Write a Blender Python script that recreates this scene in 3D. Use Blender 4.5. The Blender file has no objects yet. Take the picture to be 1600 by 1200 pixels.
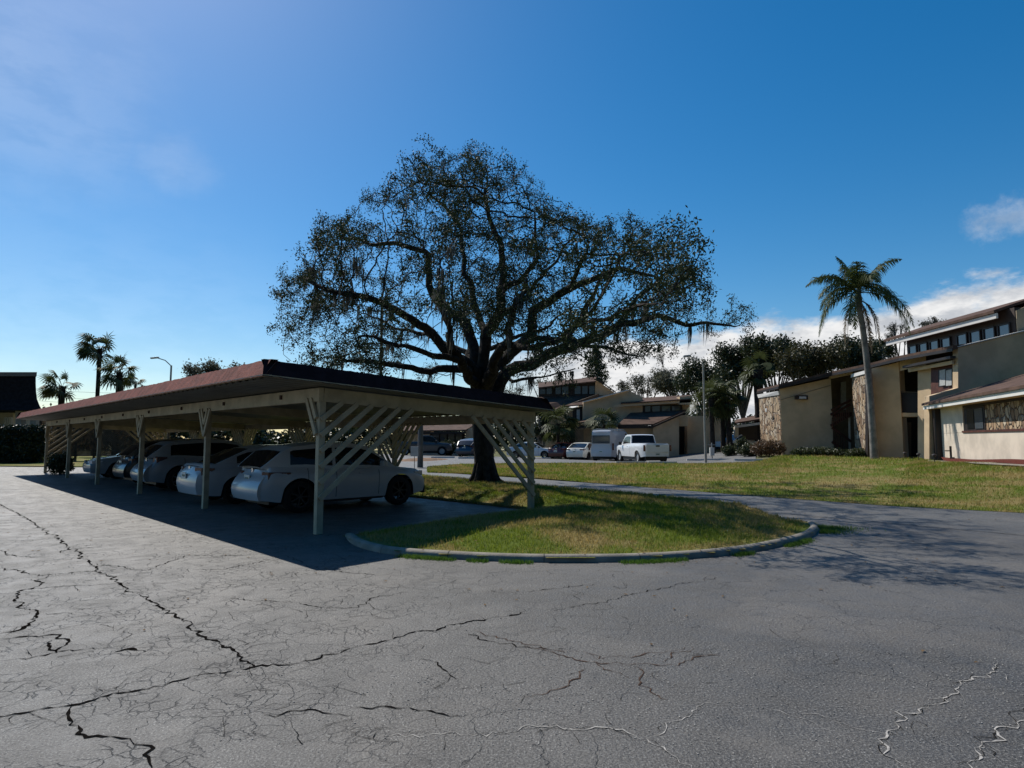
import bpy, math, random
import numpy as np
from mathutils import Vector, Matrix, kdtree
R=math.radians
random.seed(7); rng=np.random.default_rng(7)
sc=bpy.context.scene; col=sc.collection
# ---------------- camera ----------------
F=985.0; PITCH=math.atan(87/F); EYE=1.6
cd=bpy.data.cameras.new('camera'); cam=bpy.data.objects.new('camera',cd); col.objects.link(cam)
cd.sensor_width=36; cd.lens=36*F/1600; cd.clip_end=5000; cd.clip_start=.05
cam.location=(0,0,EYE); cam.rotation_euler=(math.pi/2+PITCH,0,0); sc.camera=cam
# ---------------- sun + sky ----------------
SUNV=Vector((-1.52,1.88,2.70)).normalized(); EL=math.asin(SUNV.z); AZ=math.atan2(SUNV.x,SUNV.y)
sd=bpy.data.lights.new('sun','SUN'); sd.energy=5.0; sd.angle=R(.5); sd.color=(1,.95,.87)
so=bpy.data.objects.new('sun',sd); col.objects.link(so); so.rotation_euler=SUNV.to_track_quat('Z','Y').to_euler()
sc.view_settings.view_transform='Standard'; sc.view_settings.look='None'
sc.view_settings.exposure=0.0; sc.view_settings.gamma=1
W=bpy.data.worlds.new('World'); sc.world=W; W.use_nodes=True
wt=W.node_tree; wn=wt.nodes; wn.clear()
def N(t,ty,**k):
    n=t.nodes.new(ty)
    for a,b in k.items(): setattr(n,a,b)
    return n
class G:
    """tiny node-graph helper"""
    def __init__(s,t): s.t=t
    def put(s,inp,v):
        if hasattr(v,'links') or isinstance(v,bpy.types.NodeSocket): s.t.links.new(v,inp)
        else:
            if hasattr(inp.default_value,'__len__') and not hasattr(v,'__len__'): v=(v,)*len(inp.default_value)
            if hasattr(inp.default_value,'__len__') and len(inp.default_value)==4 and len(v)==3: v=tuple(v)+(1,)
            inp.default_value=v
    def m(s,op,a,b=0,c=None,clamp=False):
        n=N(s.t,'ShaderNodeMath',operation=op,use_clamp=clamp); s.put(n.inputs[0],a); s.put(n.inputs[1],b)
        if c is not None: s.put(n.inputs[2],c)
        return n.outputs[0]
    def vm(s,op,a,b=(0,0,0)):
        n=N(s.t,'ShaderNodeVectorMath',operation=op); s.put(n.inputs[0],a); s.put(n.inputs[1],b)
        return n.outputs['Value'] if op in('LENGTH','DISTANCE','DOT_PRODUCT') else n.outputs[0]
    def mr(s,v,a,b,c=0,d=1,smooth=True):
        n=N(s.t,'ShaderNodeMapRange',interpolation_type='SMOOTHSTEP' if smooth else 'LINEAR')
        for i,x in enumerate((v,a,b,c,d)): s.put(n.inputs[i],x)
        return n.outputs[0]
    def mix(s,f,a,b,bl='MIX'):
        n=N(s.t,'ShaderNodeMix',data_type='RGBA',blend_type=bl); s.put(n.inputs[0],f); s.put(n.inputs[6],a); s.put(n.inputs[7],b)
        return n.outputs[2]
    def noise(s,vec,sc_,det=3,rough=.55,dist=0):
        n=N(s.t,'ShaderNodeTexNoise'); s.put(n.inputs['Vector'],vec); n.inputs['Scale'].default_value=sc_
        n.inputs['Detail'].default_value=det; n.inputs['Roughness'].default_value=rough; n.inputs['Distortion'].default_value=dist
        return n.outputs[0]
    def vor(s,vec,sc_,feat='F1',rnd=1):
        n=N(s.t,'ShaderNodeTexVoronoi',feature=feat); s.put(n.inputs['Vector'],vec); n.inputs['Scale'].default_value=sc_
        n.inputs['Randomness'].default_value=rnd
        return n.outputs['Distance'] if feat!='F1' else (n.outputs['Distance'],n.outputs['Color'])
    def ramp(s,f,stops):
        n=N(s.t,'ShaderNodeValToRGB'); s.put(n.inputs[0],f); e=n.color_ramp.elements
        while len(e)<len(stops): e.new(.5)
        for q,(p,c) in zip(e,stops): q.position=p; q.color=tuple(c)+(1,)
        return n.outputs[0]
g=G(wt)
sky=N(wt,'ShaderNodeTexSky',sky_type='NISHITA'); sky.sun_disc=False; sky.sun_elevation=EL; sky.sun_rotation=AZ
sky.air_density=1.0; sky.dust_density=.35; sky.ozone_density=3.0; sky.altitude=0
tc=N(wt,'ShaderNodeTexCoord').outputs['Generated']
sx=N(wt,'ShaderNodeSeparateXYZ'); g.put(sx.inputs[0],tc); X_,Y_,Z_=sx.outputs
sk=N(wt,'ShaderNodeHueSaturation'); sk.inputs['Hue'].default_value=.496; sk.inputs['Saturation'].default_value=1.42; sk.inputs['Value'].default_value=1.92
g.put(sk.inputs['Color'],sky.outputs[0])
gm=N(wt,'ShaderNodeGamma'); gm.inputs[1].default_value=1.0; g.put(gm.inputs[0],sk.outputs[0])
az=g.m('DIVIDE',X_,g.m('MAXIMUM',Y_,.05))
nz=g.noise(g.vm('MULTIPLY',tc,(1,1,2.2)),9,6,.6)
top=g.mr(az,.02,.8,.150,.205,False)
hh=g.m('ADD',top,g.m('MULTIPLY',g.m('SUBTRACT',nz,.5),.11))
band=g.m('MULTIPLY',g.mr(g.m('SUBTRACT',hh,Z_),-.004,.022),g.mr(az,-.12,.12))
band=g.m('MULTIPLY',band,g.mr(Y_,0,.1))
def dirv(u,v):
    d=Vector(((u-800)/F,1,(600-v)/F)); d=Matrix.Rotation(PITCH,3,'X')@d; return d.normalized()
def blob(u,v,r0,r1,st=(1,1,1),am=.08,k=12):
    d=dirv(u,v)
    dd=g.vm('LENGTH',g.vm('MULTIPLY',g.vm('SUBTRACT',tc,tuple(d)),st))
    n2=g.noise(tc,k,5,.65)
    return g.mr(g.m('ADD',dd,g.m('MULTIPLY',g.m('SUBTRACT',n2,.5),am)),r1,r0,0,1)
b1=g.m('MULTIPLY',blob(1590,338,.005,.06,(1,1,1.9),.11,24),.38)
b2=g.m('MULTIPLY',blob(265,258,.0,.09,(1,1,1.5),.10,14),.12)
b3=g.m('MULTIPLY',blob(-20,130,.0,.24,(1,1,1),.16,9),.15)
b4=g.m('MULTIPLY',blob(120,520,.0,.35,(.7,.7,1.6),.2,6),.10)
cm=g.m('MAXIMUM',g.m('MAXIMUM',band,b1),g.m('MAXIMUM',b2,g.m('MAXIMUM',b3,b4)))
shade=g.noise(g.vm('ADD',g.vm('MULTIPLY',tc,(1,1,2.5)),(0,0,.06)),14,5,.6)
cc=g.mix(g.mr(shade,.35,.62),(9.5,10,10.8),(16,16,16))
skc=g.mix(cm,gm.outputs[0],cc)
# sky darkened away from the sun, mostly out of view, to cut fill light
cosa=g.vm('DOT_PRODUCT',tc,tuple(SUNV)); skc=g.mix(g.mr(cosa,.14,-.35),skc,g.mix(1.0,skc,(.17,.18,.20),'MULTIPLY'))
bg=N(wt,'ShaderNodeBackground'); g.put(bg.inputs[0],skc); bg.inputs[1].default_value=.056
wo=N(wt,'ShaderNodeOutputWorld'); wt.links.new(bg.outputs[0],wo.inputs[0])
# ---------------- geometry of the view ----------------
def ray(u,v): return Matrix.Rotation(PITCH,3,'X')@Vector(((u-800)/F,1,(600-v)/F))
def Q(u,v,Y):
    d=ray(u,v); return Vector((0,0,EYE))+d*(Y/d.y)
def ss(a,b,x):
    t=min(1,max(0,(x-a)/(b-a))); return t*t*(3-2*t)
def zg(x,y):
    q=.757*x+.653*y
    return -.30*ss(29,42,q)*(1-ss(13,18,x)) + ss(17.8,27,q)*(.18+.32*ss(9,19,x)) + .16*ss(15,18,x)*ss(30,24,y)*ss(19,24,q)
def GP(u,v,off=0):
    d=ray(u,v); z=0
    for i in range(30):
        t=(z+off-EYE)/d.z; p=Vector((0,0,EYE))+d*t; z=.6*z+.4*zg(p.x,p.y)
    return Vector((p.x,p.y,0))
E=Vector((.717,.697,0)); Dd=Vector((-.697,.717,0)); P0=Vector((-3.3,10.9,0))
def CP(s,t,z=0): return P0+E*s+Dd*t+Vector((0,0,z))
# ---------------- tagging ----------------
def tag(o,label=None,cat=None,group=None,kind=None):
    if label: o['label']=label
    if cat: o['category']=cat
    if group: o['group']=group
    if kind: o['kind']=kind
    return o
def thing(name,label,cat,loc=(0,0,0),rz=0,group=None):
    o=bpy.data.objects.new(name,None); col.objects.link(o); o.location=loc; o.rotation_euler=(0,0,rz); o.empty_display_size=.3
    return tag(o,label,cat,group)
def kids(o): return [c for c in list(col.objects) if c.parent==o]
def copy_tree(o,parent=None):
    c=o.copy(); col.objects.link(c); c.parent=parent
    for ch in kids(o): copy_tree(ch,c)
    return c
# ---------------- mesh building ----------------
class MB:
    def __init__(s): s.v=[]; s.f=[]
    def add(s,vs,fs):
        b=len(s.v); s.v+= [tuple(p) for p in vs]; s.f+=[tuple(b+i for i in f) for f in fs]; return s
    def box(s,c,sz,rz=0,M=None):
        x,y,z=[a/2 for a in sz]; vs=[Vector((i*x,j*y,k*z)) for k in(-1,1) for j in(-1,1) for i in(-1,1)]
        m=Matrix.Rotation(rz,3,'Z') if M is None else M
        return s.add([m@p+Vector(c) for p in vs],[(0,2,3,1),(4,5,7,6),(0,1,5,4),(2,6,7,3),(0,4,6,2),(1,3,7,5)])
    def bar(s,p,q,w,h,up=(0,0,1)):
        p=Vector(p); q=Vector(q); d=(q-p); L=d.length; x=d/L; y=Vector(up).cross(x)
        if y.length<1e-4: y=Vector((0,1,0)).cross(x)
        y.normalize(); z=x.cross(y); M=Matrix((x,y,z)).transposed()
        return s.box((p+q)/2,(L,w,h),M=M)
    def tube(s,pts,rad,n=8,cap=True):
        pts=[Vector(p) for p in pts]; rad=rad if hasattr(rad,'__len__') else [rad]*len(pts)
        b=len(s.v); a=None
        for i,p in enumerate(pts):
            d=(pts[min(i+1,len(pts)-1)]-pts[max(i-1,0)]).normalized()
            if a is None:
                a=d.orthogonal().normalized()
            a=(a-d*a.dot(d)).normalized(); c=d.cross(a)
            for k in range(n):
                t=2*math.pi*k/n; s.v.append(tuple(p+(a*math.cos(t)+c*math.sin(t))*rad[i]))
        for i in range(len(pts)-1):
            for k in range(n):
                k2=(k+1)%n; s.f.append((b+i*n+k,b+i*n+k2,b+(i+1)*n+k2,b+(i+1)*n+k))
        if cap:
            s.f.append(tuple(b+k for k in range(n))[::-1]); s.f.append(tuple(b+(len(pts)-1)*n+k for k in range(n)))
        return s
    def prism(s,pts,off):
        """polygon pts swept by vector off"""
        pts=[Vector(p) for p in pts]; n=len(pts); o=Vector(off); b=len(s.v)
        s.v+=[tuple(p) for p in pts]+[tuple(p+o) for p in pts]
        s.f.append(tuple(b+i for i in range(n))); s.f.append(tuple(b+n+i for i in range(n))[::-1])
        for i in range(n):
            j=(i+1)%n; s.f.append((b+j,b+i,b+n+i,b+n+j))
        return s
    def lathe(s,prof,c=(0,0,0),n=24,axis='Z'):
        b=len(s.v)
        for r,z in prof:
            for k in range(n):
                t=2*math.pi*k/n; p=(r*math.cos(t),r*math.sin(t),z)
                if axis=='Y': p=(p[0],p[2],p[1])
                s.v.append((p[0]+c[0],p[1]+c[1],p[2]+c[2]))
        for i in range(len(prof)-1):
            for k in range(n):
                k2=(k+1)%n; s.f.append((b+i*n+k,b+i*n+k2,b+(i+1)*n+k2,b+(i+1)*n+k))
        return s
    def build(s,name,mat,parent=None,smooth=False,loc=None,bevel=0):
        me=bpy.data.meshes.new(name); me.from_pydata(s.v,[],s.f)
        import bmesh
        bm=bmesh.new(); bm.from_mesh(me); bmesh.ops.recalc_face_normals(bm,faces=bm.faces); bm.to_mesh(me); bm.free()
        return link(name,me,mat,parent,smooth,loc,bevel)
def link(name,me,mat,parent=None,smooth=False,loc=None,bevel=0):
    me.materials.append(mat)
    if smooth: me.polygons.foreach_set('use_smooth',[True]*len(me.polygons))
    o=bpy.data.objects.new(name,me); col.objects.link(o)
    if parent: o.parent=parent
    if loc is not None: o.location=loc
    if bevel:
        b=o.modifiers.new('bevel','BEVEL'); b.width=bevel; b.segments=2; b.limit_method='ANGLE'
    if smooth and not bevel:
        try: me.set_sharp_from_angle(angle=R(40))
        except Exception: pass
    return o
def npmesh(name,V,nper,mat,parent=None):
    """V: (k*nper,3) verts, consecutive polygons of nper corners"""
    V=np.asarray(V,dtype=np.float32); n=len(V); k=n//nper
    me=bpy.data.meshes.new(name); me.vertices.add(n); me.vertices.foreach_set('co',V.ravel())
    me.loops.add(n); me.loops.foreach_set('vertex_index',np.arange(n,dtype=np.int32))
    me.polygons.add(k); me.polygons.foreach_set('loop_start',np.arange(0,n,nper,dtype=np.int32))
    me.update(); me.validate()
    return link(name,me,mat,parent)
def struct(name,mb,mat,smooth=False): return tag(mb.build(name,mat,smooth=smooth),kind='structure')
# ---------------- materials ----------------
MM={}
def newmat(name):
    m=bpy.data.materials.new(name); m.use_nodes=True; t=m.node_tree; return m,t,t.nodes['Principled BSDF'],G(t)
def mat(name,c,rough=.6,var=.12,scale=3,spec=.5,metal=0,bump=0,bscale=40,c2=None,coat=0,trans=0):
    if name in MM: return MM[name]
    m,t,b,g=newmat(name); co=N(t,'ShaderNodeTexCoord').outputs['Object']
    n=g.noise(co,scale,5,.6); d=[max(0,x*(1-var)) for x in c]; l=[x*(1+var) for x in c] if c2 is None else c2
    g.put(b.inputs['Base Color'],g.mix(g.mr(n,.35,.65),tuple(d),tuple(l)))
    b.inputs['Roughness'].default_value=rough; b.inputs['Metallic'].default_value=metal; b.inputs['Specular IOR Level'].default_value=spec
    if coat: b.inputs['Coat Weight'].default_value=coat; b.inputs['Coat Roughness'].default_value=.05
    if bump:
        bu=N(t,'ShaderNodeBump'); bu.inputs['Strength'].default_value=bump; bu.inputs['Distance'].default_value=.02
        g.put(bu.inputs['Height'],g.noise(co,bscale,4,.6)); g.put(b.inputs['Normal'],bu.outputs[0])
    MM[name]=m; return m
def leafmat(name,c,c2,rough=.45,trans=.25,scale=1.2,spec=.5):
    if name in MM: return MM[name]
    m,t,b,g=newmat(name); co=N(t,'ShaderNodeTexCoord').outputs['Object']
    n=g.noise(co,scale,3); n2=N(t,'ShaderNodeNewGeometry').outputs['Random Per Island']
    colr=g.mix(g.m('ADD',g.m('MULTIPLY',n,.6),g.m('MULTIPLY',n2,.45),clamp=True),c,c2)
    g.put(b.inputs['Base Color'],colr); b.inputs['Roughness'].default_value=rough; b.inputs['Specular IOR Level'].default_value=spec
    tr=N(t,'ShaderNodeBsdfTranslucent'); g.put(tr.inputs[0],colr); mx=N(t,'ShaderNodeMixShader'); mx.inputs[0].default_value=trans
    out=[x for x in t.nodes if x.type=='OUTPUT_MATERIAL'][0]
    t.links.new(b.outputs[0],mx.inputs[1]); t.links.new(tr.outputs[0],mx.inputs[2]); t.links.new(mx.outputs[0],out.inputs[0])
    MM[name]=m; return m
def mk_asphalt(name,c,c2,crack=.5,tan=.5,rough=.62):
    m,t,b,g=newmat(name); co=N(t,'ShaderNodeTexCoord').outputs['Object']
    big=g.noise(co,.35,5,.6,.4); mid=g.noise(co,3.1,4); fine=g.noise(co,72,3,.75)
    wob=g.vm('ADD',co,g.vm('MULTIPLY',N(t,'ShaderNodeTexNoise').outputs[1],(0,0,0)))
    nt=N(t,'ShaderNodeTexNoise'); g.put(nt.inputs['Vector'],co); nt.inputs['Scale'].default_value=4.5; nt.inputs['Detail'].default_value=5
    wob=g.vm('ADD',co,g.vm('MULTIPLY',g.vm('SUBTRACT',nt.outputs[1],(.5,.5,.5)),(.30,.30,0)))
    e1=g.vor(wob,2.2,'DISTANCE_TO_EDGE'); e2=g.vor(wob,7.5,'DISTANCE_TO_EDGE')
    area=g.mr(g.noise(co,.5,3),.42,.60)
    left=g.mr(N(t,'ShaderNodeSeparateXYZ').outputs[0],0,1) # placeholder
    sp=N(t,'ShaderNodeSeparateXYZ'); g.put(sp.inputs[0],co)
    west=g.mr(sp.outputs[0],.5,-2.5)
    cr1=g.m('MULTIPLY',g.mr(e1,.009,.0),g.m('MULTIPLY',area,.8))
    cr2=g.m('MULTIPLY',g.mr(e2,.042,.003),g.m('MULTIPLY',g.m('ADD',g.m('MULTIPLY',west,.8),.2),g.mr(g.noise(co,1.6,3),.44,.56)))
    cr=g.m('MULTIPLY',g.m('MAXIMUM',cr1,cr2),crack,clamp=True)
    base=g.mix(g.mr(big,.38,.62),c,c2)
    base=g.mix(g.m('MULTIPLY',g.mr(g.noise(co,.55,4,.5,.6),.5,.68),tan),base,(.15,.132,.11))
    base=g.mix(g.m('MULTIPLY',west,.22),base,(.15,.145,.135))
    base=g.mix(g.mr(fine,.5,.66),base,(.21,.205,.19)); base=g.mix(g.mr(fine,.46,.34),base,(.012,.012,.013))
    # pale grit specks
    sd_,sc_=g.vor(co,38); grit=g.m('MULTIPLY',g.mr(sd_,.20,.10),g.mr(g.noise(co,2.2,4),.48,.62)); base=g.mix(g.m('MULTIPLY',grit,.8),base,(.42,.40,.37))
    base=g.mix(g.m('MULTIPLY',g.mr(g.noise(co,1.3,6,.65,1),.56,.70),.45),base,(.02,.02,.021)); base=g.mix(g.m('MULTIPLY',g.mr(g.noise(co,.9,5,.7,.8),.58,.72),.35),base,(.17,.155,.135))
    base=g.mix(cr,base,(.012,.011,.010))
    g.put(b.inputs['Base Color'],base); b.inputs['Specular IOR Level'].default_value=.5
    g.put(b.inputs['Roughness'],g.mr(mid,.3,.7,rough-.08,rough+.1))
    h=g.m('SUBTRACT',g.m('ADD',g.m('MULTIPLY',fine,.5),g.m('MULTIPLY',g.noise(co,32,3),.5)),g.m('MULTIPLY',cr,.45))
    h=g.m('ADD',h,g.m('MULTIPLY',mid,.45))
    bu=N(t,'ShaderNodeBump'); bu.inputs['Strength'].default_value=1.0; bu.inputs['Distance'].default_value=.016
    g.put(bu.inputs['Height'],h); g.put(b.inputs['Normal'],bu.outputs[0]); MM[name]=m; return m
asphalt=mk_asphalt('asphalt',(.056,.052,.047),(.098,.091,.082),1,.45,.60)
ringm=mk_asphalt('ring_asphalt',(.060,.058,.055),(.092,.088,.080),.25,.5,.62)
asph2=mk_asphalt('asphalt_road',(.10,.10,.10),(.145,.142,.135),.25,.3,.7)
def mk_turf(name,a,b_,dry,sc_=1.2):
    m,t,b,g=newmat(name); co=N(t,'ShaderNodeTexCoord').outputs['Object']
    n=g.noise(co,.5*sc_,4,.6,.5); n2=g.noise(co,28,3,.7); c=g.mix(n2,a,b_); c=g.mix(g.mr(n,.42,.62),c,dry)
    g.put(b.inputs['Base Color'],c); b.inputs['Roughness'].default_value=.9; b.inputs['Specular IOR Level'].default_value=.1
    bu=N(t,'ShaderNodeBump'); bu.inputs['Strength'].default_value=.8; bu.inputs['Distance'].default_value=.05; g.put(bu.inputs['Height'],n2); g.put(b.inputs['Normal'],bu.outputs[0])
    return m
turf=mk_turf('turf',(.06,.09,.012),(.14,.18,.025),(.24,.19,.075))
soil=mk_turf('field',(.07,.09,.03),(.12,.13,.05),(.17,.15,.08))
def mk_blade(name,a,b_,dry,sc_):
    m,t,b,g=newmat(name); co=N(t,'ShaderNodeTexCoord').outputs['Object']; rn=N(t,'ShaderNodeNewGeometry').outputs['Random Per Island']
    c=g.mix(rn,a,b_); c=g.mix(g.m('MULTIPLY',g.mr(g.m('ADD',g.noise(co,.5*sc_,4,.6,.5),g.m('MULTIPLY',g.m('SUBTRACT',rn,.5),.22)),.42,.60),.92),c,dry)
    g.put(b.inputs['Base Color'],c); b.inputs['Roughness'].default_value=.6; b.inputs['Specular IOR Level'].default_value=.25
    tr=N(t,'ShaderNodeBsdfTranslucent'); g.put(tr.inputs[0],c); mx=N(t,'ShaderNodeMixShader'); mx.inputs[0].default_value=.4
    out=[x for x in t.nodes if x.type=='OUTPUT_MATERIAL'][0]
    t.links.new(b.outputs[0],mx.inputs[1]); t.links.new(tr.outputs[0],mx.inputs[2]); t.links.new(mx.outputs[0],out.inputs[0]); return m
blade=mk_blade('grass_blade',(.11,.16,.012),(.27,.32,.035),(.40,.29,.11),1.2)
weed=mk_blade('weed_blade',(.05,.12,.015),(.12,.22,.03),(.10,.18,.03),1.2)
beige=mat('carport_paint',(.43,.36,.24),.65,.16,2.5,.3,bump=.15,bscale=12)
deckm=mat('carport_deck',(.16,.15,.12),.5,.12,1.5,.4)
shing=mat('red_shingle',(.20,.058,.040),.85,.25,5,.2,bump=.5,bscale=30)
shingend=mat('shaded_red_shingle',(.028,.016,.017),.9,.25,5,.1,bump=.5,bscale=30)  # red shingle again, shade of the end faces put into its colour
roofbr=mat('brown_shingle',(.105,.066,.050),.9,.22,1.8,.15,bump=.5,bscale=12)
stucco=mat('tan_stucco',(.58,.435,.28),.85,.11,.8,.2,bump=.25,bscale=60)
stuccol=mat('pale_stucco',(.60,.52,.42),.85,.12,.9,.2,bump=.25,bscale=60)
trimw=mat('white_trim',(.66,.64,.60),.6,.06,1,.3)
trimd=mat('dark_trim',(.025,.018,.016),.5,.2,1,.4)
brown=mat('stained_wood',(.085,.028,.018),.6,.25,3,.4)
dark=mat('recess_shade',(.02,.018,.018),.8,.2,1,.2)  # near-black colour paints in the shade of the recesses
bark=mat('oak_bark',(.036,.031,.027),.95,.4,6,.1,bump=1,bscale=14)
barkg=mat('grey_bark',(.13,.115,.10),.95,.3,5,.1,bump=.8,bscale=14)
conc=mat('concrete',(.24,.215,.175),.8,.18,3,.3,bump=.3,bscale=30)
concl=mat('pale_concrete',(.55,.54,.50),.8,.1,3,.3)
tyre=mat('rubber',(.012,.012,.013),.7,.2,10,.3)
rimm=mat('alloy',(.25,.25,.26),.3,.1,10,.5,metal=.8)
rimd=mat('dark_alloy',(.05,.05,.055),.35,.1,10,.5,metal=.6)
chrome=mat('chrome',(.7,.7,.72),.12,.02,5,.5,metal=1)
black=mat('black_plastic',(.015,.015,.017),.5,.2,8,.4)
redl=mat('red_lens',(.07,.006,.006),.15,.1,8,.6)
clearl=mat('clear_lens',(.55,.56,.58),.1,.05,8,.7)
platem=mat('licence_plate',(.62,.63,.60),.4,.05,8,.4)
steelg=mat('galvanised',(.35,.36,.36),.5,.1,3,.5,metal=.3)
wood=mat('pole_wood',(.10,.075,.055),.9,.25,4,.1)
def glass(name,c,rough=.03,spec=.9):
    m=mat(name,c,rough,.02,1,spec); return m
cglass=glass('car_glass',(.008,.010,.012),.04,.6)
wglass=mat('window_glass',(.10,.12,.14),.05,.1,.4,1.0,metal=.35)
curt=mat('curtain',(.42,.43,.42),.7,.1,6,.3)
def stone_mat():
    m,t,b,g=newmat('field_stone'); co=N(t,'ShaderNodeTexCoord').outputs['Object']; nse=N(t,'ShaderNodeTexNoise'); g.put(nse.inputs['Vector'],co); nse.inputs['Scale'].default_value=2.5
    mp=g.vm('ADD',g.vm('MULTIPLY',co,(1,1,.55)),g.vm('MULTIPLY',g.vm('SUBTRACT',nse.outputs[1],(.5,.5,.5)),(.25,.25,.25))); nt=g.vm('MULTIPLY',mp,(1,1,1))
    d,c=g.vor(nt,3.6); e=g.vor(nt,3.6,'DISTANCE_TO_EDGE')
    s=N(t,'ShaderNodeSeparateColor'); g.put(s.inputs[0],c)
    base=g.ramp(s.outputs[0],[(0,(.12,.07,.04)),(.25,(.30,.19,.11)),(.5,(.46,.34,.21)),(.75,(.62,.53,.40)),(1,(.22,.15,.11))])
    base=g.mix(g.m('MULTIPLY',g.noise(co,9,4),.5),base,(.22,.13,.06))
    base=g.mix(g.mr(e,.05,.0),base,(.05,.04,.032)); g.put(b.inputs['Base Color'],base); b.inputs['Roughness'].default_value=.85
    bu=N(t,'ShaderNodeBump'); bu.inputs['Strength'].default_value=1; bu.inputs['Distance'].default_value=.12
    g.put(bu.inputs['Height'],g.m('ADD',g.mr(e,0,.12),g.m('MULTIPLY',s.outputs[1],.8))); g.put(b.inputs['Normal'],bu.outputs[0]); return m
stone=stone_mat()
mulch=mat('red_mulch',(.10,.027,.020),.95,.5,30,.1,bump=1,bscale=40)
# ================= GROUND =================
def gridsheet(x0,x1,y0,y1,nx,ny,off,keep=None):
    mb=MB(); xs=np.linspace(x0,x1,nx+1); ys=np.linspace(y0,y1,ny+1)
    for y in ys:
        for x in xs: mb.v.append((x,y,zg(x,y)+off))
    for j in range(ny):
        for i in range(nx):
            if keep is None or keep((xs[i]+xs[i+1])/2,(ys[j]+ys[j+1])/2): a=j*(nx+1)+i; mb.f.append((a,a+1,a+nx+2,a+nx+1))
    return mb
gm_=gridsheet(-90,90,-30,110,180,140,-.03)
# outer skirt reaching the horizon
def ring(mb):
    b=len(mb.v); R_=1500; z=-.035
    mb.add([(-R_,-R_,z),(R_,-R_,z),(R_,R_,.0),(-R_,R_,.0),(-89,-29,z),(89,-29,z),(89,109,z),(-89,109,z)],[(0,1,5,4),(1,2,6,5),(2,3,7,6),(3,0,4,7)])
ring(gm_); struct('ground',gm_,soil,True)
def strip(nearp,farp,nu,nv,off):
    """sheet between two polylines, draped on the terrain"""
    def rs(P,n):
        P=[Vector(p) for p in P]; L=[0]
        for a,b in zip(P,P[1:]): L.append(L[-1]+(b-a).length)
        out=[]
        for k in range(n+1):
            s=L[-1]*k/n; i=0
            while i<len(P)-2 and L[i+1]<s: i+=1
            t=(s-L[i])/max(1e-6,L[i+1]-L[i]); out.append(P[i].lerp(P[i+1],t))
        return out
    A=rs(nearp,nu); B=rs(farp,nu); mb=MB()
    for i in range(nu+1):
        for j in range(nv+1):
            p=A[i].lerp(B[i],j/nv); mb.v.append((p.x,p.y,zg(p.x,p.y)+off))
    for i in range(nu):
        for j in range(nv): a=i*(nv+1)+j; mb.f.append((a,a+nv+1,a+nv+2,a+1))
    return mb
def qpt(q,r):   # q across, r along the lawn edge direction
    n=Vector((.757,.653,0)); d=Vector((-.653,.757,0)); return n*q+d*r
# foreground parking lot and ring road (flat asphalt up to the lawn edge)
lot=MB(); 
A=[qpt(17.6,-60),qpt(17.6,75)]
A=[qpt(17.6,k) for k in (-48,-30,-15,0,15,30,45,60,75)]
for i,(a,b) in enumerate(zip(A,A[1:])): lot.add([(-75+min(0,a.x)*0,a.y if i else -30,0),(a.x,a.y,0),(b.x,b.y,0),(-75,b.y,0)],[(0,1,2,3)])
struct('parking_lot',lot,asphalt)
road=strip([qpt(13.2,-16),qpt(13.5,-4),qpt(13.7,60)],[qpt(17.58,-16),qpt(17.58,-4),qpt(17.58,60)],60,4,.004)
struct('ring_road',road,ringm)
# far parking lot beyond the lawn
fl=strip([GP(640,735),GP(668,729),GP(720,725),GP(820,723.5),GP(940,723.5),GP(1060,724),GP(1180,721)],
         [Vector((-26,66,0)),Vector((-15,66,0)),Vector((-5,65,0)),Vector((3,63,0)),Vector((9,61,0)),Vector((16,57,0)),Vector((20.5,53,0))],60,10,.006)
struct('far_parking_lot',fl,asph2)
dw=strip([GP(560,737),GP(600,738),GP(668,737.5)],[GP(560,714),GP(600,716),GP(668,721)],12,8,.0105)
struct('driveway',dw,asph2)
# lawn
near=[GP(668,738.5),GP(760,742),GP(850,748),GP(1000,761),GP(1200,777),GP(1400,791.5),GP(1600,802),GP(1900,818)]
far=[GP(668,731),GP(720,726.5),GP(820,725),GP(940,725),GP(1060,725.5),GP(1180,722.5),Vector((19.4,44,0)),Vector((23,36,0)),Vector((22,34,0)),Vector((19.2,27,0)),Vector((17.0,20,0))]
lw=strip(near,far,90,16,.012); struct('lawn',lw,turf,True)
def incurve(P,x,y):
    c=False; n=len(P)
    for i in range(n):
        a,b=P[i],P[(i+1)%n]
        if (a[1]>y)!=(b[1]>y) and x<(b[0]-a[0])*(y-a[1])/(b[1]-a[1])+a[0]: c=not c
    return c
# island (raised grass bed with kerb)
front_px=[(541,838),(552,850),(580,860),(620,867),(700,873),(800,877.5),(900,878.5),(1000,877),(1100,871),(1170,863),(1225,852),(1262,841),(1277,830),(1272,822)]
FR=[GP(u,v) for u,v in front_px]
BK=[GP(1225,809,.1),GP(1150,794,.1),GP(1000,777,.1),GP(900,768,.1),GP(830,761.5,.1),GP(740,753,.1),GP(690,748,.1)]
BK+= [qpt(13.4,26),qpt(13.5,34),qpt(13.6,42)]
LF=[CP(5.2,27.5),CP(5.2,-.5),CP(.9,-.5),CP(.35,-.55)]
ISL=[(p.x,p.y) for p in FR+BK+LF]
def smooth_line(P,n):
    out=[]
    for i in range(len(P)-1):
        p0=P[max(i-1,0)];p1=P[i];p2=P[i+1];p3=P[min(i+2,len(P)-1)]
        for k in range(n):
            t=k/n; out.append(.5*((2*p1)+(p2-p0)*t+(2*p0-5*p1+4*p2-p3)*t*t+(3*p1-p0-3*p2+p3)*t**3))
    out.append(P[-1]); return out
KB=smooth_line(FR,6)
def sdist(x,y,L):
    return min(math.hypot(x-p.x,y-p.y) for p in L)
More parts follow.
